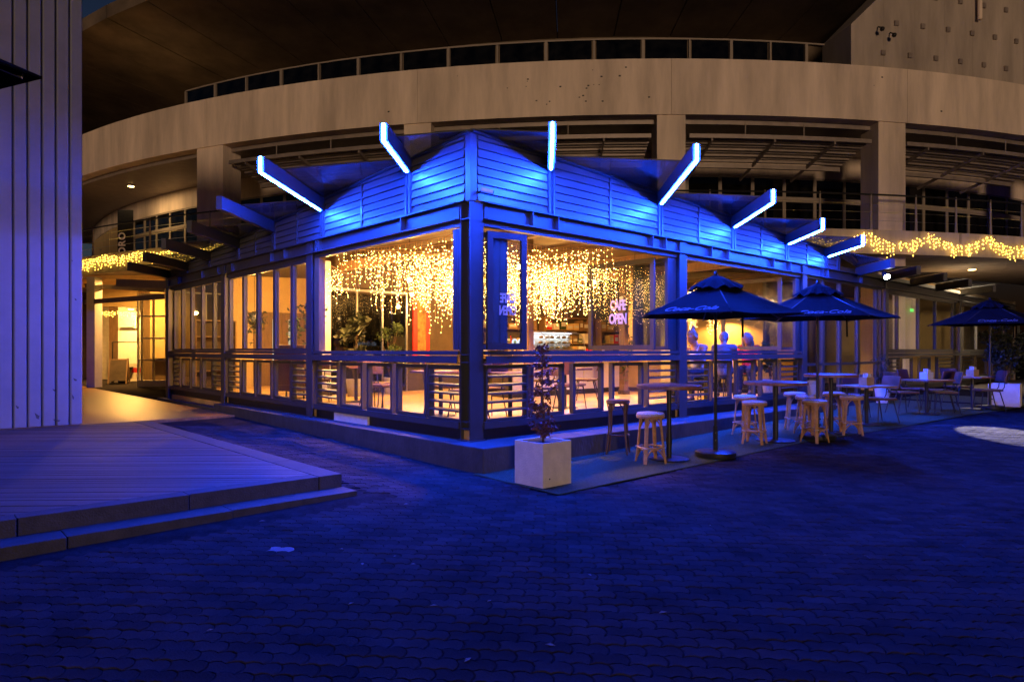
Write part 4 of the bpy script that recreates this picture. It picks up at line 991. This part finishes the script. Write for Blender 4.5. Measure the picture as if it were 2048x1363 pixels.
def bush(name, label, loc, w, h, z0, n, m, seed, size=.07, trunk=True):
    t = thing(name, label, 'plant', loc, 0); r = random.Random(seed); pts = []
    cl = [(r.uniform(-w, w)*.7, r.uniform(-w, w)*.7, z0+r.uniform(.1, .95)*h, r.uniform(.22, .45)*w) for _ in range(14)]
    for _ in range(n):
        c = r.choice(cl); d = Vector((r.gauss(0, 1), r.gauss(0, 1), r.gauss(0, 1))).normalized()*c[3]*r.uniform(.5, 1.1); pts.append((c[0]+d.x, c[1]+d.y, max(z0*.6+.05, c[2]+d.z)))
    mb = MB()
    for c in cl: mb.tube([(0, 0, 0), (c[0]*.3, c[1]*.3, c[2]*.5), (c[0], c[1], c[2])], .012, 5, .004)
    tag(mb.build('stem', M_BARK, t), kind='stuff'); lm = MB(); leaves(lm, pts, size, r); tag(lm.build('foliage', m, t), kind='stuff')
    return t
g2 = gp(2010, 812); square_planter('pale square planter under the big dark bush', (g2.x, g2.y, g2.z+.012), TH+.12, .30, .52)
bush('bush', 'big dark leafy bush in the pale square planter', (g2.x+.1, g2.y+.1, g2.z+.45), .62, 1.55, .15, 2600, M_LEAFD, 31, .085)
def round_pot(label, loc, r=.17, h=.34):
    t = thing('round_pot', label, 'planter', loc); MB().lathe([(r*.72, 0), (r*.75, .01), (r, h-.01), (r, h), (r*.9, h), (r*.86, h-.05), (.02, h-.05)], 22).build('pot', M_POT, t, True); return t
def on_floor(b, a, z=.45): p = lw(b, a); return (p.x, p.y, z)
q = gp(1765, 806); round_pot('white tapered pot standing by the entrance doors', (q.x, q.y, q.z+.012), .18, .38)
bush('bush', 'twiggy plant in the white pot by the entrance', (q.x, q.y, q.z+.36), .22, .85, .05, 260, M_LEAFD, 33, .06)
q = lw(11.4, .65); round_pot('white pot just inside the entrance glass', (q.x, q.y, .2), .2, .55)
# ================================================================== CAFE INTERIOR
FZ = .45
ic = dup(ch, on_floor(.75, 3.35), 0, 'tan leather chair seen through the first small window left of the corner')
ic['group'] = 'chairs inside the cafe'
ic.rotation_euler = (0, 0, TH-PI/2+.2)
def ichair(b, a, rz, lb):
    o = dup(ic, on_floor(b, a), TH+rz, lb); return o
ichair(1.05, 4.05, .4, 'leather chair behind the louvre beside the timber jamb')
ichair(.80, 1.05, PI/2+.3, 'dark chair pushed to the table behind the third small window left of the corner')
ichair(1.35, 1.25, PI/2-.2, 'pale backed chair behind the corner window table')
ichair(1.25, 2.35, -.5, 'leather chair behind the middle small window of the left wall')
ichair(2.15, .85, PI, 'leather chair at the table behind the corner louvre of the right wall')
ichair(3.2, 1.2, 0.3, 'leather chair behind the thin shrub')
ichair(4.1, 2.6, PI/2, 'leather chair in front of the pale counter')
ichair(5.0, 2.4, 2.2, 'leather chair by the counter end near the third window')
ichair(7.9, 1.2, 2.8, 'leather chair by the pot plant under the second open leaf')
ichair(1.0, 6.2, 1.0, 'leather chair in the left wing behind the second bay')
ITG = 'tables inside the cafe'
for lb, b, a in (('dark cafe table behind the middle small window of the left wall', 1.0, 2.0), ('cafe table catching light behind the corner louvre', 1.35, .72), ('cafe table between the shrub and the counter', 3.6, 1.7), ('cafe table in the left wing behind the second bay', 1.5, 5.6)):
    low_table(lb, on_floor(b, a), TH, .36, .73, ITG)
def counter():
    t = thing('counter', 'long pale panelled service counter with a timber top', 'counter', (*lw(4.6, 4.2), FZ), TH)
    n = 8
    for k in range(n): MB().box(4.7/n*k+.004, 4.7/n*(k+1)-.004, 0, .03, .12, .98).build('front_panel', M_PALE, t, False, .004)
    MB().box(0, 4.7, .03, .72, .0, .985).build('carcass', M_WALLD, t)
    MB().box(-.05, 4.75, -.08, .76, .986, 1.04).build('counter_top', M_TIMB, t)
    MB().box(0, 4.7, .005, .03, .0, .118).build('kick_board', M_BLACK, t)
    return t
counter()
def display_case():
    t = thing('display_case', 'curved glass pastry display case lit white on the counter', 'display case', (*lw(5.75, 4.3), FZ+1.042), TH); w = 1.35
    prof = [(.0, .0), (.01, .20), (.06, .31), (.16, .38), (.30, .40), (.52, .40)]
    vs = []; fs = []
    for x in (0, w):
        for y, z in prof: vs.append((x, y, z+.05))
    n = len(prof); fs = [(i, i+1, n+i+1, n+i) for i in range(n-1)]
    MB().add(vs, fs).build('curved_glass', M_GLASS, t, True)
    for x in (0, w-.012): MB().prism([(x, y, z+.05) for y, z in prof]+[(x, .52, .05)], (.012, 0, 0)).build('side_frame', M_STEELB if x else M_STEELB, t) if False else MB().tube([(x, y, z+.05) for y, z in prof], .010, 6).build('side_frame', M_STEELB, t)
    MB().box(-.01, w+.01, -.01, .54, 0, .05).build('base', M_STEELB, t, False, .006)
    MB().box(0, w, .50, .52, .05, .45).build('back_panel', M_POT, t)
    MB().box(0, w, .26, .54, .452, .475).build('top_panel', M_STEELB, t)
    MB().box(.04, w-.04, .40, .45, .425, .445).build('lamp_tube', M_COOL, t)
    for z in (.17, .30): MB().box(.02, w-.02, .14, .49, z, z+.008).build('shelf', M_GLASS, t)
    r = random.Random(4)
    for z in (.052, .18, .31):
        for k in range(6):
            x = .14+k*.2+r.uniform(-.03, .03); MB().ball((x, .32, z+.028), .055, 10, 6, (1.2, 1, .6)).build('pastry', r.choice([M_CARD, M_PLANT, M_RATTAN]), t, True)
    l = bpy.data.lights.new('case_light', 'AREA'); l.shape = 'RECTANGLE'; l.size = w-.1; l.size_y = .05; l.energy = 5; l.color = (.85, .92, 1)
    o = bpy.data.objects.new('case_light', l); COL.objects.link(o); o.parent = t; o.location = (w/2, .40, .41)
display_case()
def taps():
    t = thing('tap_bank', 'row of round lit beer tap badges on the counter', 'beer taps', (*lw(4.75, 4.45), FZ+1.042), TH)
    MB().box(0, .78, .0, .12, .06, .16).build('bar', M_STEELB, t, False, .02)
    for x in (.1, .68): MB().tube([(x, .06, 0), (x, .06, .07)], .03, 10).build('pillar', M_STEELB, t)
    cols = [(.35, .8, .5), (.10, .25, .8), (.5, .2, .35), (.4, .4, .8)]
    for k in range(4):
        x = .12+k*.18; b = MB().tube([(x, -.02, .20), (x, .0, .20)], .082, 20).build('badge', emit('badge_glow', (.75, .82, 1), 1.5), t)
        MB().tube([(x, -.0225, .20), (x, -.021, .20)], .040+.01*(k % 2), 14).build('emblem', mat('emblem_%d' % k, cols[k], .5), b)
        MB().tube([(x, .06, .14), (x, -.06, .10)], .012, 8).build('spout', M_STEELB, t)
taps()
def shelf_unit(label, b, a, w, h, rows, seed, z=FZ):
    t = thing('shelf_unit', label, 'shelf', (*lw(b, a), z), TH, 'shelves of goods on the rear wall'); r = random.Random(seed)
    for x in (0, w-.03): MB().box(x, x+.03, 0, .32, 0, h).build('side', M_TIMB, t)
    MB().box(.03, w-.03, .30, .32, 0, h).build('back', M_WALLD, t)
    for k in range(rows+1): MB().box(.03, w-.03, .0, .30, h*k/rows-(0.03 if k == rows else 0), h*k/rows+.03-(.03 if k == rows else 0)).build('board', M_TIMB, t)
    return t
def goods(b, a, w, h, rows, seed, where, z=FZ):
    r = random.Random(seed); ms = [M_CARD, M_RED, M_PLANT, M_POT, M_LEAFG, M_TIMB, M_WALLW]
    for k in range(1, rows):
        x = .05
        while x < w-.25:
            ww = r.uniform(.10, .32); hh = min(h/rows-.08, r.uniform(.12, .34)); p = lw(b+x+ww/2, a+.16)
            m = r.choice(ms); nm, cat = ('carton', 'carton') if ww > .16 else ('bottle', 'bottle')
            o = thing(nm, '', cat, (p.x, p.y, z+h*k/rows+.031), TH)
            cn = {M_CARD: 'kraft', M_RED: 'red', M_PLANT: 'cream', M_POT: 'white', M_LEAFG: 'green', M_TIMB: 'brown', M_WALLW: 'ochre'}[m]
            if nm == 'carton':
                MB().box(-ww/2, ww/2, -.12, .12, 0, hh).build('body', m, o, False, .006); MB().box(-ww/2+.02, ww/2-.02, -.1215, -.1205, hh*.3, hh*.7).build('label_patch', M_POT if m != M_POT else M_RED, o)
                lbl = '%s carton on the %s shelf %s' % (cn, ('', 'lowest', 'second lowest', 'upper middle', 'top')[k], where); tag(o, lbl, None, lbl)
            else:
                MB().lathe([(.036, 0), (.04, .01), (.04, hh*.6), (.014, hh*.8), (.014, hh), (.01, hh)], 12).build('glass_body', m, o, True); MB().lathe([(.016, hh), (.016, hh+.03), (.01, hh+.032)], 10).build('cap', M_BLACK, o)
                lbl = '%s bottle on the %s shelf %s' % (cn, ('', 'lowest', 'second lowest', 'upper middle', 'top')[k], where); tag(o, lbl, None, lbl)
            x += ww+r.uniform(.03, .12)
for i, (b, w, lb) in enumerate(((6.6, 2.2, 'timber shelf unit behind the lit display case'), (9.2, 2.2, 'timber shelf unit crowded with cartons right of the display case'), (11.8, 2.2, 'timber shelf unit at the far end behind the counter'))):
    shelf_unit(lb, b, 7.72, w, 2.1, 5, i); goods(b, 7.72, w, 2.1, 5, 50+i, ('behind the display case', 'right of the display case', 'at the far counter end')[i])
# interior posts
for lb, b, a, w, m in (('square timber post behind the icicle lights of the right wall', 3.35, 2.4, .07, M_TIMB), ('square timber post twined with a green vine', 7.5, 3.4, .08, M_TIMB), ('white square pillar at the end of the glazed partition', 1.92, 7.9, .14, M_POT), ('broad rendered pillar behind the seated customers', 9.0, 3.9, .30, M_WALLW)):
    t = thing('interior_post', lb, 'post', (*lw(b, a), FZ), TH); MB().box(-w, w, -w, w, 0, 3.15).build('shaft', m, t, False, .008); MB().box(-w-.02, w+.02, -w-.02, w+.02, 0, .1).build('plinth', M_WALLD, t)
vn = thing('vine', 'green vine climbing the timber post in the cafe', 'plant', (*lw(7.5, 3.4), FZ), TH); r = random.Random(8)
pts = [(.11*math.cos(z*5)+r.gauss(0, .03), -.10+.05*math.sin(z*5)+r.gauss(0, .03), z) for z in [r.uniform(.3, 2.9) for _ in range(260)]]
MB().tube([(.1*math.cos(z*.5), -.1+.03*math.sin(z*.5), z*.1) for z in range(0, 31)], .006, 5).build('stem', M_BARK, vn)
lm = MB(); leaves(lm, pts, .08, r); tag(lm.build('foliage', M_LEAFG, vn), kind='stuff')
# glazed partition and plants at the back of the left window
gpn = thing('glazed_partition', 'tall dark glazed partition with steel mullions at the back of the cafe', 'partition', (*lw(2.1, 7.95), FZ), TH)
for k in range(4): MB().box(k*.72, k*.72+.04, -.03, .03, 0, 2.5).build('mullion', M_STEELB, gpn)
for k in range(3): MB().box(k*.72+.04, (k+1)*.72, -.004, .004, .05, 2.45).build('pane', M_DARKGL, gpn)
MB().box(0, 2.2, -.03, .03, 2.501, 2.56).build('head_rail', M_STEELB, gpn)
for k in range(5): MB().box(.1+k*.46, .38+k*.46, .05, .07, .3, 2.3).build('curtain_fold', M_LEAFD, gpn)
for lb, b, a, w, h, n_, m, sd, sz in (('large leafed dark green plant before the glazed partition', 2.3, 7.1, .30, 1.5, 330, M_LEAFD, 41, .22), ('feathery olive green plant before the glazed partition', 3.4, 7.3, .34, 1.2, 900, M_LEAFG, 42, .07), ('small green plant beside the red artwork', 5.3, 6.6, .2, .5, 300, M_LEAFG, 43, .08), ('leafy plant under the second open leaf of the right wall', uR(1541, .55), .55, .20, .55, 200, M_LEAFG, 44, .16), ('bushy plant in the left wing behind the narrow panes', 1.6, 8.2, .4, 1.3, 500, M_LEAFG, 45, .12)):
    p = on_floor(b, a); round_pot('cream pot of the '+lb.replace('plant', 'plant', 1), p, .19, .40); bush('pot_plant', lb, (p[0], p[1], FZ+.36), w, h, .25, n_, m, sd, sz)
pa = thing('wall_panel_art', 'tall red framed floral painting on the rear wall', 'painting', (*lw(4.75, 7.93), FZ+.75), TH)
MB().box(-.26, .26, -.0, .05, 0, 1.75).build('frame', M_RED, pa)
MB().box(-.13, .13, -.006, -.001, .05, 1.72).build('canvas', mat('floral_canvas', (.05, .03, .02), .8, 0, 0, 5, 0, 40, .3, (.42, .24, .07)), pa)
# door and dark poster in the left wing
dr = thing('wing_door', 'brown double door with tall white glazed slots in the left wing', 'door', (*lw(2.3, LEND-.16), FZ), TH)
MB().box(0, .85, -.03, .03, 0, 2.2).build('leaf', M_TIMB, dr); MB().box(.86, 1.7, -.03, .03, 0, 2.2).build('leaf', M_TIMB, dr)
for x in (.55, 1.05): MB().box(x, x+.16, -.036, -.031, .6, 2.0).build('glazed_slot', emit('slot_glow', (1, .86, .6), .9), dr)
ps = thing('poster', 'grey framed poster on the warm wall of the left wing', 'poster', (*lw(4.6, LEND-.16), FZ+1.2), TH)
MB().box(0, .55, -.0, .03, 0, 1.25).build('frame', M_STEELB, ps); MB().box(.03, .52, -.004, -.001, .03, 1.22).build('sheet', mat('poster_sheet', (.16, .14, .12), .6, 0, .5, 4), ps)
es = thing('exit_sign', 'small green exit sign hanging in the side wing', 'sign', (*lw(uR(1824, 2.0), 2.0), 3.0), TH); MB().box(-.14, .14, -.02, .02, 0, .12).build('box', M_EXIT, es, False, .004); MB().tube([(0, 0, .12), (0, 0, .5)], .008, 6).build('rod', M_BLACK, es)
shelf_unit('dark bookcase standing in the left wing behind the narrow panes', .55, LEND-.55, 1.1, 1.9, 4, 9)
shelf_unit('low timber cabinet against the inner wall of the left wing', 2.7, 9.6, 1.4, 1.3, 3, 10)
for lb, b, a in (('brown high armchair in the left wing by the second bay', 1.1, 7.6), ('brown high armchair turned to the inner wall of the left wing', 2.0, 8.9)):
    t = thing('armchair', lb, 'armchair', on_floor(b, a), TH+.8, 'armchairs in the left wing')
    MB().box(-.32, .32, -.32, .32, .16, .44).build('seat', M_LEATHD, t, True, .05); MB().box(-.40, -.26, -.34, .34, .30, 1.18).build('backrest', M_LEATHD, t, True, .05)
    for s_ in (-1, 1): MB().box(-.28, .32, s_*.40-.06, s_*.40+.06, .16, .64).build('arm', M_LEATHD, t, True, .04)
    for x in (-.3, .28):
        for y in (-.3, .3): MB().tube([(x, y, 0), (x, y, .16)], .02, 8).build('leg', M_BLACK, t)
for lb, b, a, z in (('trailing plant hung under the ceiling of the left wing', .9, 9.4, 2.3), ('trailing plant hung near the second bay of the left wing', .8, 6.2, 2.35)):
    t = thing('hanging_plant', lb, 'plant', on_floor(b, a, z), 0, 'hanging plants in the cafe'); r = random.Random(int(b*100)); MB().tube([(0, 0, .1), (0, 0, 1.1)], .006, 5).build('cord', M_BLACK, t)
    MB().lathe([(.05, -.1), (.12, .0), (.13, .10), (.10, .10)], 14).build('pot', M_POT, t, True); lm = MB(); leaves(lm, [(r.gauss(0, .12), r.gauss(0, .12), .12-abs(r.gauss(0, .25))) for _ in range(220)], .09, r); tag(lm.build('foliage', M_LEAFG, t), kind='stuff')
# side wing: lit partition, bar front with letters
wg = thing('wing_partition', 'warm lit timber partition inside the dim side wing', 'partition', (*lw(17.4, 3.8), .2), TH)
for k in range(9): MB().box(k*.3, k*.3+.28, 0, .05, 0, 3.0).build('board', M_WALLW if k % 3 else M_TIMB, wg)
sb = thing('wing_bar', 'brown bar front with white letters in the side wing', 'bar', (*lw(21.8, 3.2), .2), TH)
MB().box(0, 4.5, 0, .6, 0, 1.05).build('front', M_TIMB, sb); MB().box(-.05, 4.55, -.1, .65, 1.052, 1.10).build('top', M_POT, sb)
me = text('ITT', .3, .01, .002, .2); me.materials.append(M_LETTER); o = put('lettering', me, None, sb); o.matrix_local = frame_mat((1.5, -.006, .45), (1, 0, 0), (0, 0, 1))
# ================================================================== PEOPLE at the high bench
def blob(name, segs, m, parent=None, vox=.012, smooth=5):
    mb = MB()
    for p, r0, q, r1 in segs:
        p = Vector(p); q = Vector(q); n = max(1, int((q-p).length/(min(r0, r1)*.5))) if (q-p).length > 1e-5 else 0
        for i in range(n+1):
            f = i/max(1, n); mb.ball(p.lerp(q, f), r0+(r1-r0)*f, 12, 8)
    me = bpy.data.meshes.new(name); me.from_pydata(mb.v, [], mb.f); me.materials.append(m)
    o = bpy.data.objects.new(name, me); COL.objects.link(o); o.parent = parent
    R = o.modifiers.new('r', 'REMESH'); R.mode = 'VOXEL'; R.voxel_size = vox; R.use_smooth_shade = True
    s = o.modifiers.new('s', 'SMOOTH'); s.iterations = smooth; s.factor = .5
    return o
def person(label, b, a, face, lean, headturn, top, hair, style, z=FZ):
    # sits facing local +x
    t = thing('person', label, 'person', (*lw(b, a), z), face); t.scale = (1.06, 1.06, 1.0)
    sh = .555; hip = Vector((0, 0, sh+.10)); chest = hip+Vector((lean*.30, 0, .34)); neck = hip+Vector((lean*.50, 0, .52)); hc = neck+Vector((.050+lean*.20, 0, .138))
    tw = Matrix.Rotation(headturn, 3, 'Z'); tl = Matrix.Rotation(.32, 3, 'Y')
    def H(x, y, zz): return hc+tw @ (tl @ Vector((x, y, zz)))
    sl = chest+Vector((0, .175, .115)); sr = chest+Vector((0, -.175, .115))
    el = sl+Vector((.16, .05, -.24)); er = sr+Vector((.16, -.05, -.24)); wl = Vector((.40, .09, sh+.34)); wr = Vector((.40, -.09, sh+.34))
    kl = hip+Vector((.43, .10, -.02)); kr = hip+Vector((.43, -.10, -.02)); fl = Vector((.36, .11, .14)); fr_ = Vector((.36, -.11, .14))
    head = [(H(0, 0, .03), .088, H(-.015, 0, .035), .092), (H(.02, 0, -.05), .066, H(.045, 0, -.085), .042), (H(.03, 0, .02), .080, H(.03, 0, -.03), .072),
            (H(.098, 0, -.002), .010, H(.113, 0, -.030), .014), (H(.088, 0, -.066), .016, H(.090, .012, -.066), .012), (H(-.01, .088, -.01), .016, H(-.012, .092, .012), .016), (H(-.01, -.088, -.01), .016, H(-.012, -.092, .012), .016),
            (H(.082, .032, .022), .016, H(.082, .032, .022), .016), (H(.082, -.032, .022), .016, H(.082, -.032, .022), .016)]
    body = head+[(neck-Vector((0, 0, .05)), .068, H(-.02, 0, -.07), .060), (hip, .145, chest, .125), (chest, .125, neck-Vector((.01, 0, .09)), .085), (sl, .062, sr, .062), (sl, .055, el, .042), (el, .041, wl, .029), (sr, .055, er, .042), (er, .041, wr, .029),
            (hip+Vector((0, .08, -.02)), .088, kl, .060), (kl, .056, fl, .040), (hip+Vector((0, -.08, -.02)), .088, kr, .060), (kr, .056, fr_, .040), (fl, .038, fl+Vector((.14, 0, -.04)), .030), (fr_, .038, fr_+Vector((.14, 0, -.04)), .030)]
    for s_, w_ in ((1, wl), (-1, wr)):                     # hands resting on the bench
        body.append((w_, .030, w_+Vector((.07, -s_*.01, -.012)), .030))
        for k in range(4): body.append((w_+Vector((.075, -s_*.01+(k-1.5)*.019, -.010)), .0105, w_+Vector((.135-.01*abs(k-1.3), -s_*.015+(k-1.5)*.021, -.030)), .0085))
        body.append((w_+Vector((.02, -s_*.03, 0)), .012, w_+Vector((.075, -s_*.058, -.02)), .009))
    blob('body', body, M_SKIN, t, .010, 3)
    for s_ in (-1, 1): MB().ball(H(.092, s_*.032, .020), .0075, 8, 6).build('eye', M_BLACK, t, True)
    ob = .013
    shirt = [(hip-Vector((0, 0, .02)), .155+ob, chest, .135+ob), (chest, .135+ob, neck-Vector((.01, 0, .11)), .085+ob), (sl, .065+ob, sr, .065+ob)]
    if style == 'strap': shirt = [(hip-Vector((0, 0, .02)), .155+ob, chest-Vector((0, 0, .05)), .135+ob)]; 
    else: shirt += [(sl, .058+ob, sl.lerp(el, .65), .05+ob), (sr, .058+ob, sr.lerp(er, .65), .05+ob)]
    blob('shirt', shirt, top, t)
    if style == 'strap':
        for s_ in (-1, 1): MB().tube([chest+Vector((.13, s_*.09, .02)), chest+Vector((.06, s_*.10, .185)), chest+Vector((-.05, s_*.10, .175)), chest+Vector((-.14, s_*.08, .02))], .007, 6).build('strap', M_POT, t)
    blob('trousers', [(hip+Vector((0, .08, -.02)), .10+ob*.6, kl, .066+ob), (kl, .062+ob, fl+Vector((0, 0, .06)), .05+ob*.6), (hip+Vector((0, -.08, -.02)), .10+ob*.6, kr, .066+ob), (kr, .062+ob, fr_+Vector((0, 0, .06)), .05+ob*.6), (hip, .15+ob, hip+Vector((0, 0, .05)), .148+ob)], M_DENIM, t)
    for f_ in (fl, fr_): blob('shoe', [(f_+Vector((-.02, 0, -.03)), .045, f_+Vector((.15, 0, -.055)), .036)], M_BLACK, t)
    if style == 'crop': hs = [(H(-.012, 0, .052), .094, H(-.030, 0, .030), .092), (H(-.05, 0, -.02), .072, H(-.05, 0, -.03), .07)]
    elif style == 'strap': hs = [(H(-.012, 0, .058), .098, H(-.040, 0, .025), .095), (H(-.055, 0, -.03), .075, H(-.055, 0, -.035), .07), (H(.035, .0, .085), .052, H(.0, 0, .10), .06), (H(-.06, 0, .125), .042, H(-.085, 0, .165), .034), (H(-.10, 0, .17), .02, H(-.115, 0, .205), .012), (H(.02, .08, .03), .03, H(-.03, .088, -.02), .03), (H(.02, -.08, .03), .03, H(-.03, -.088, -.02), .03)]
    else: hs = [(H(-.012, 0, .058), .100, H(-.040, 0, .025), .098), (H(.05, 0, .095), .045, H(.082, .02, .065), .022), (H(.06, -.03, .085), .035, H(.083, -.04, .05), .02)]+[(H(-.02, s_*.085, .03), .040, H(-.055, s_*.095, -.17), .040) for s_ in (-1, 1)]+[(H(-.06, 0, .0), .085, H(-.09, 0, -.19), .06)]
    blob('hair', hs, hair, t, .009, 3)
    return t
def wdir(x, y): return math.atan2(y, x)
PB = [(uR(1399, .62), .62), (uR(1449, .60), .60), (uR(1499, .95), .95)]
person('blonde person with a top bun and strappy top looking down at the table', *PB[0], wdir(-.80, -.60), .25, -.1, M_POT, M_BLOND, 'strap')
person('person with cropped hair in a grey shirt, back to the window', *PB[1], wdir(.25, .97), .22, -.35, M_GREY, M_SHORT, 'crop')
person('silver haired person in a red top facing out beside the grey shirt', *PB[2], wdir(-.55, -.84), .22, .0, M_REDC, M_SILV, 'long')
for lb, b, a in (('dark stool under the blonde person', *PB[0]), ('dark stool under the person in the grey shirt', *PB[1]), ('dark stool under the person in the red top', *PB[2])):
    t = thing('bench_stool', lb, 'stool', on_floor(b, a), TH)
    MB().lathe([(.16, .465), (.17, .475), (.17, .505), (.15, .515)], 20).build('seat', M_BLACK, t, True)
    for k in range(4): c, n = math.cos(k*PI/2+.4), math.sin(k*PI/2+.4); MB().tube([(.12*c, .12*n, .47), (.2*c, .2*n, 0)], .012, 6).build('leg', M_BLACK, t)
    MB().ring(.165, .008, .18, 20).build('foot_ring', M_BLACK, t)
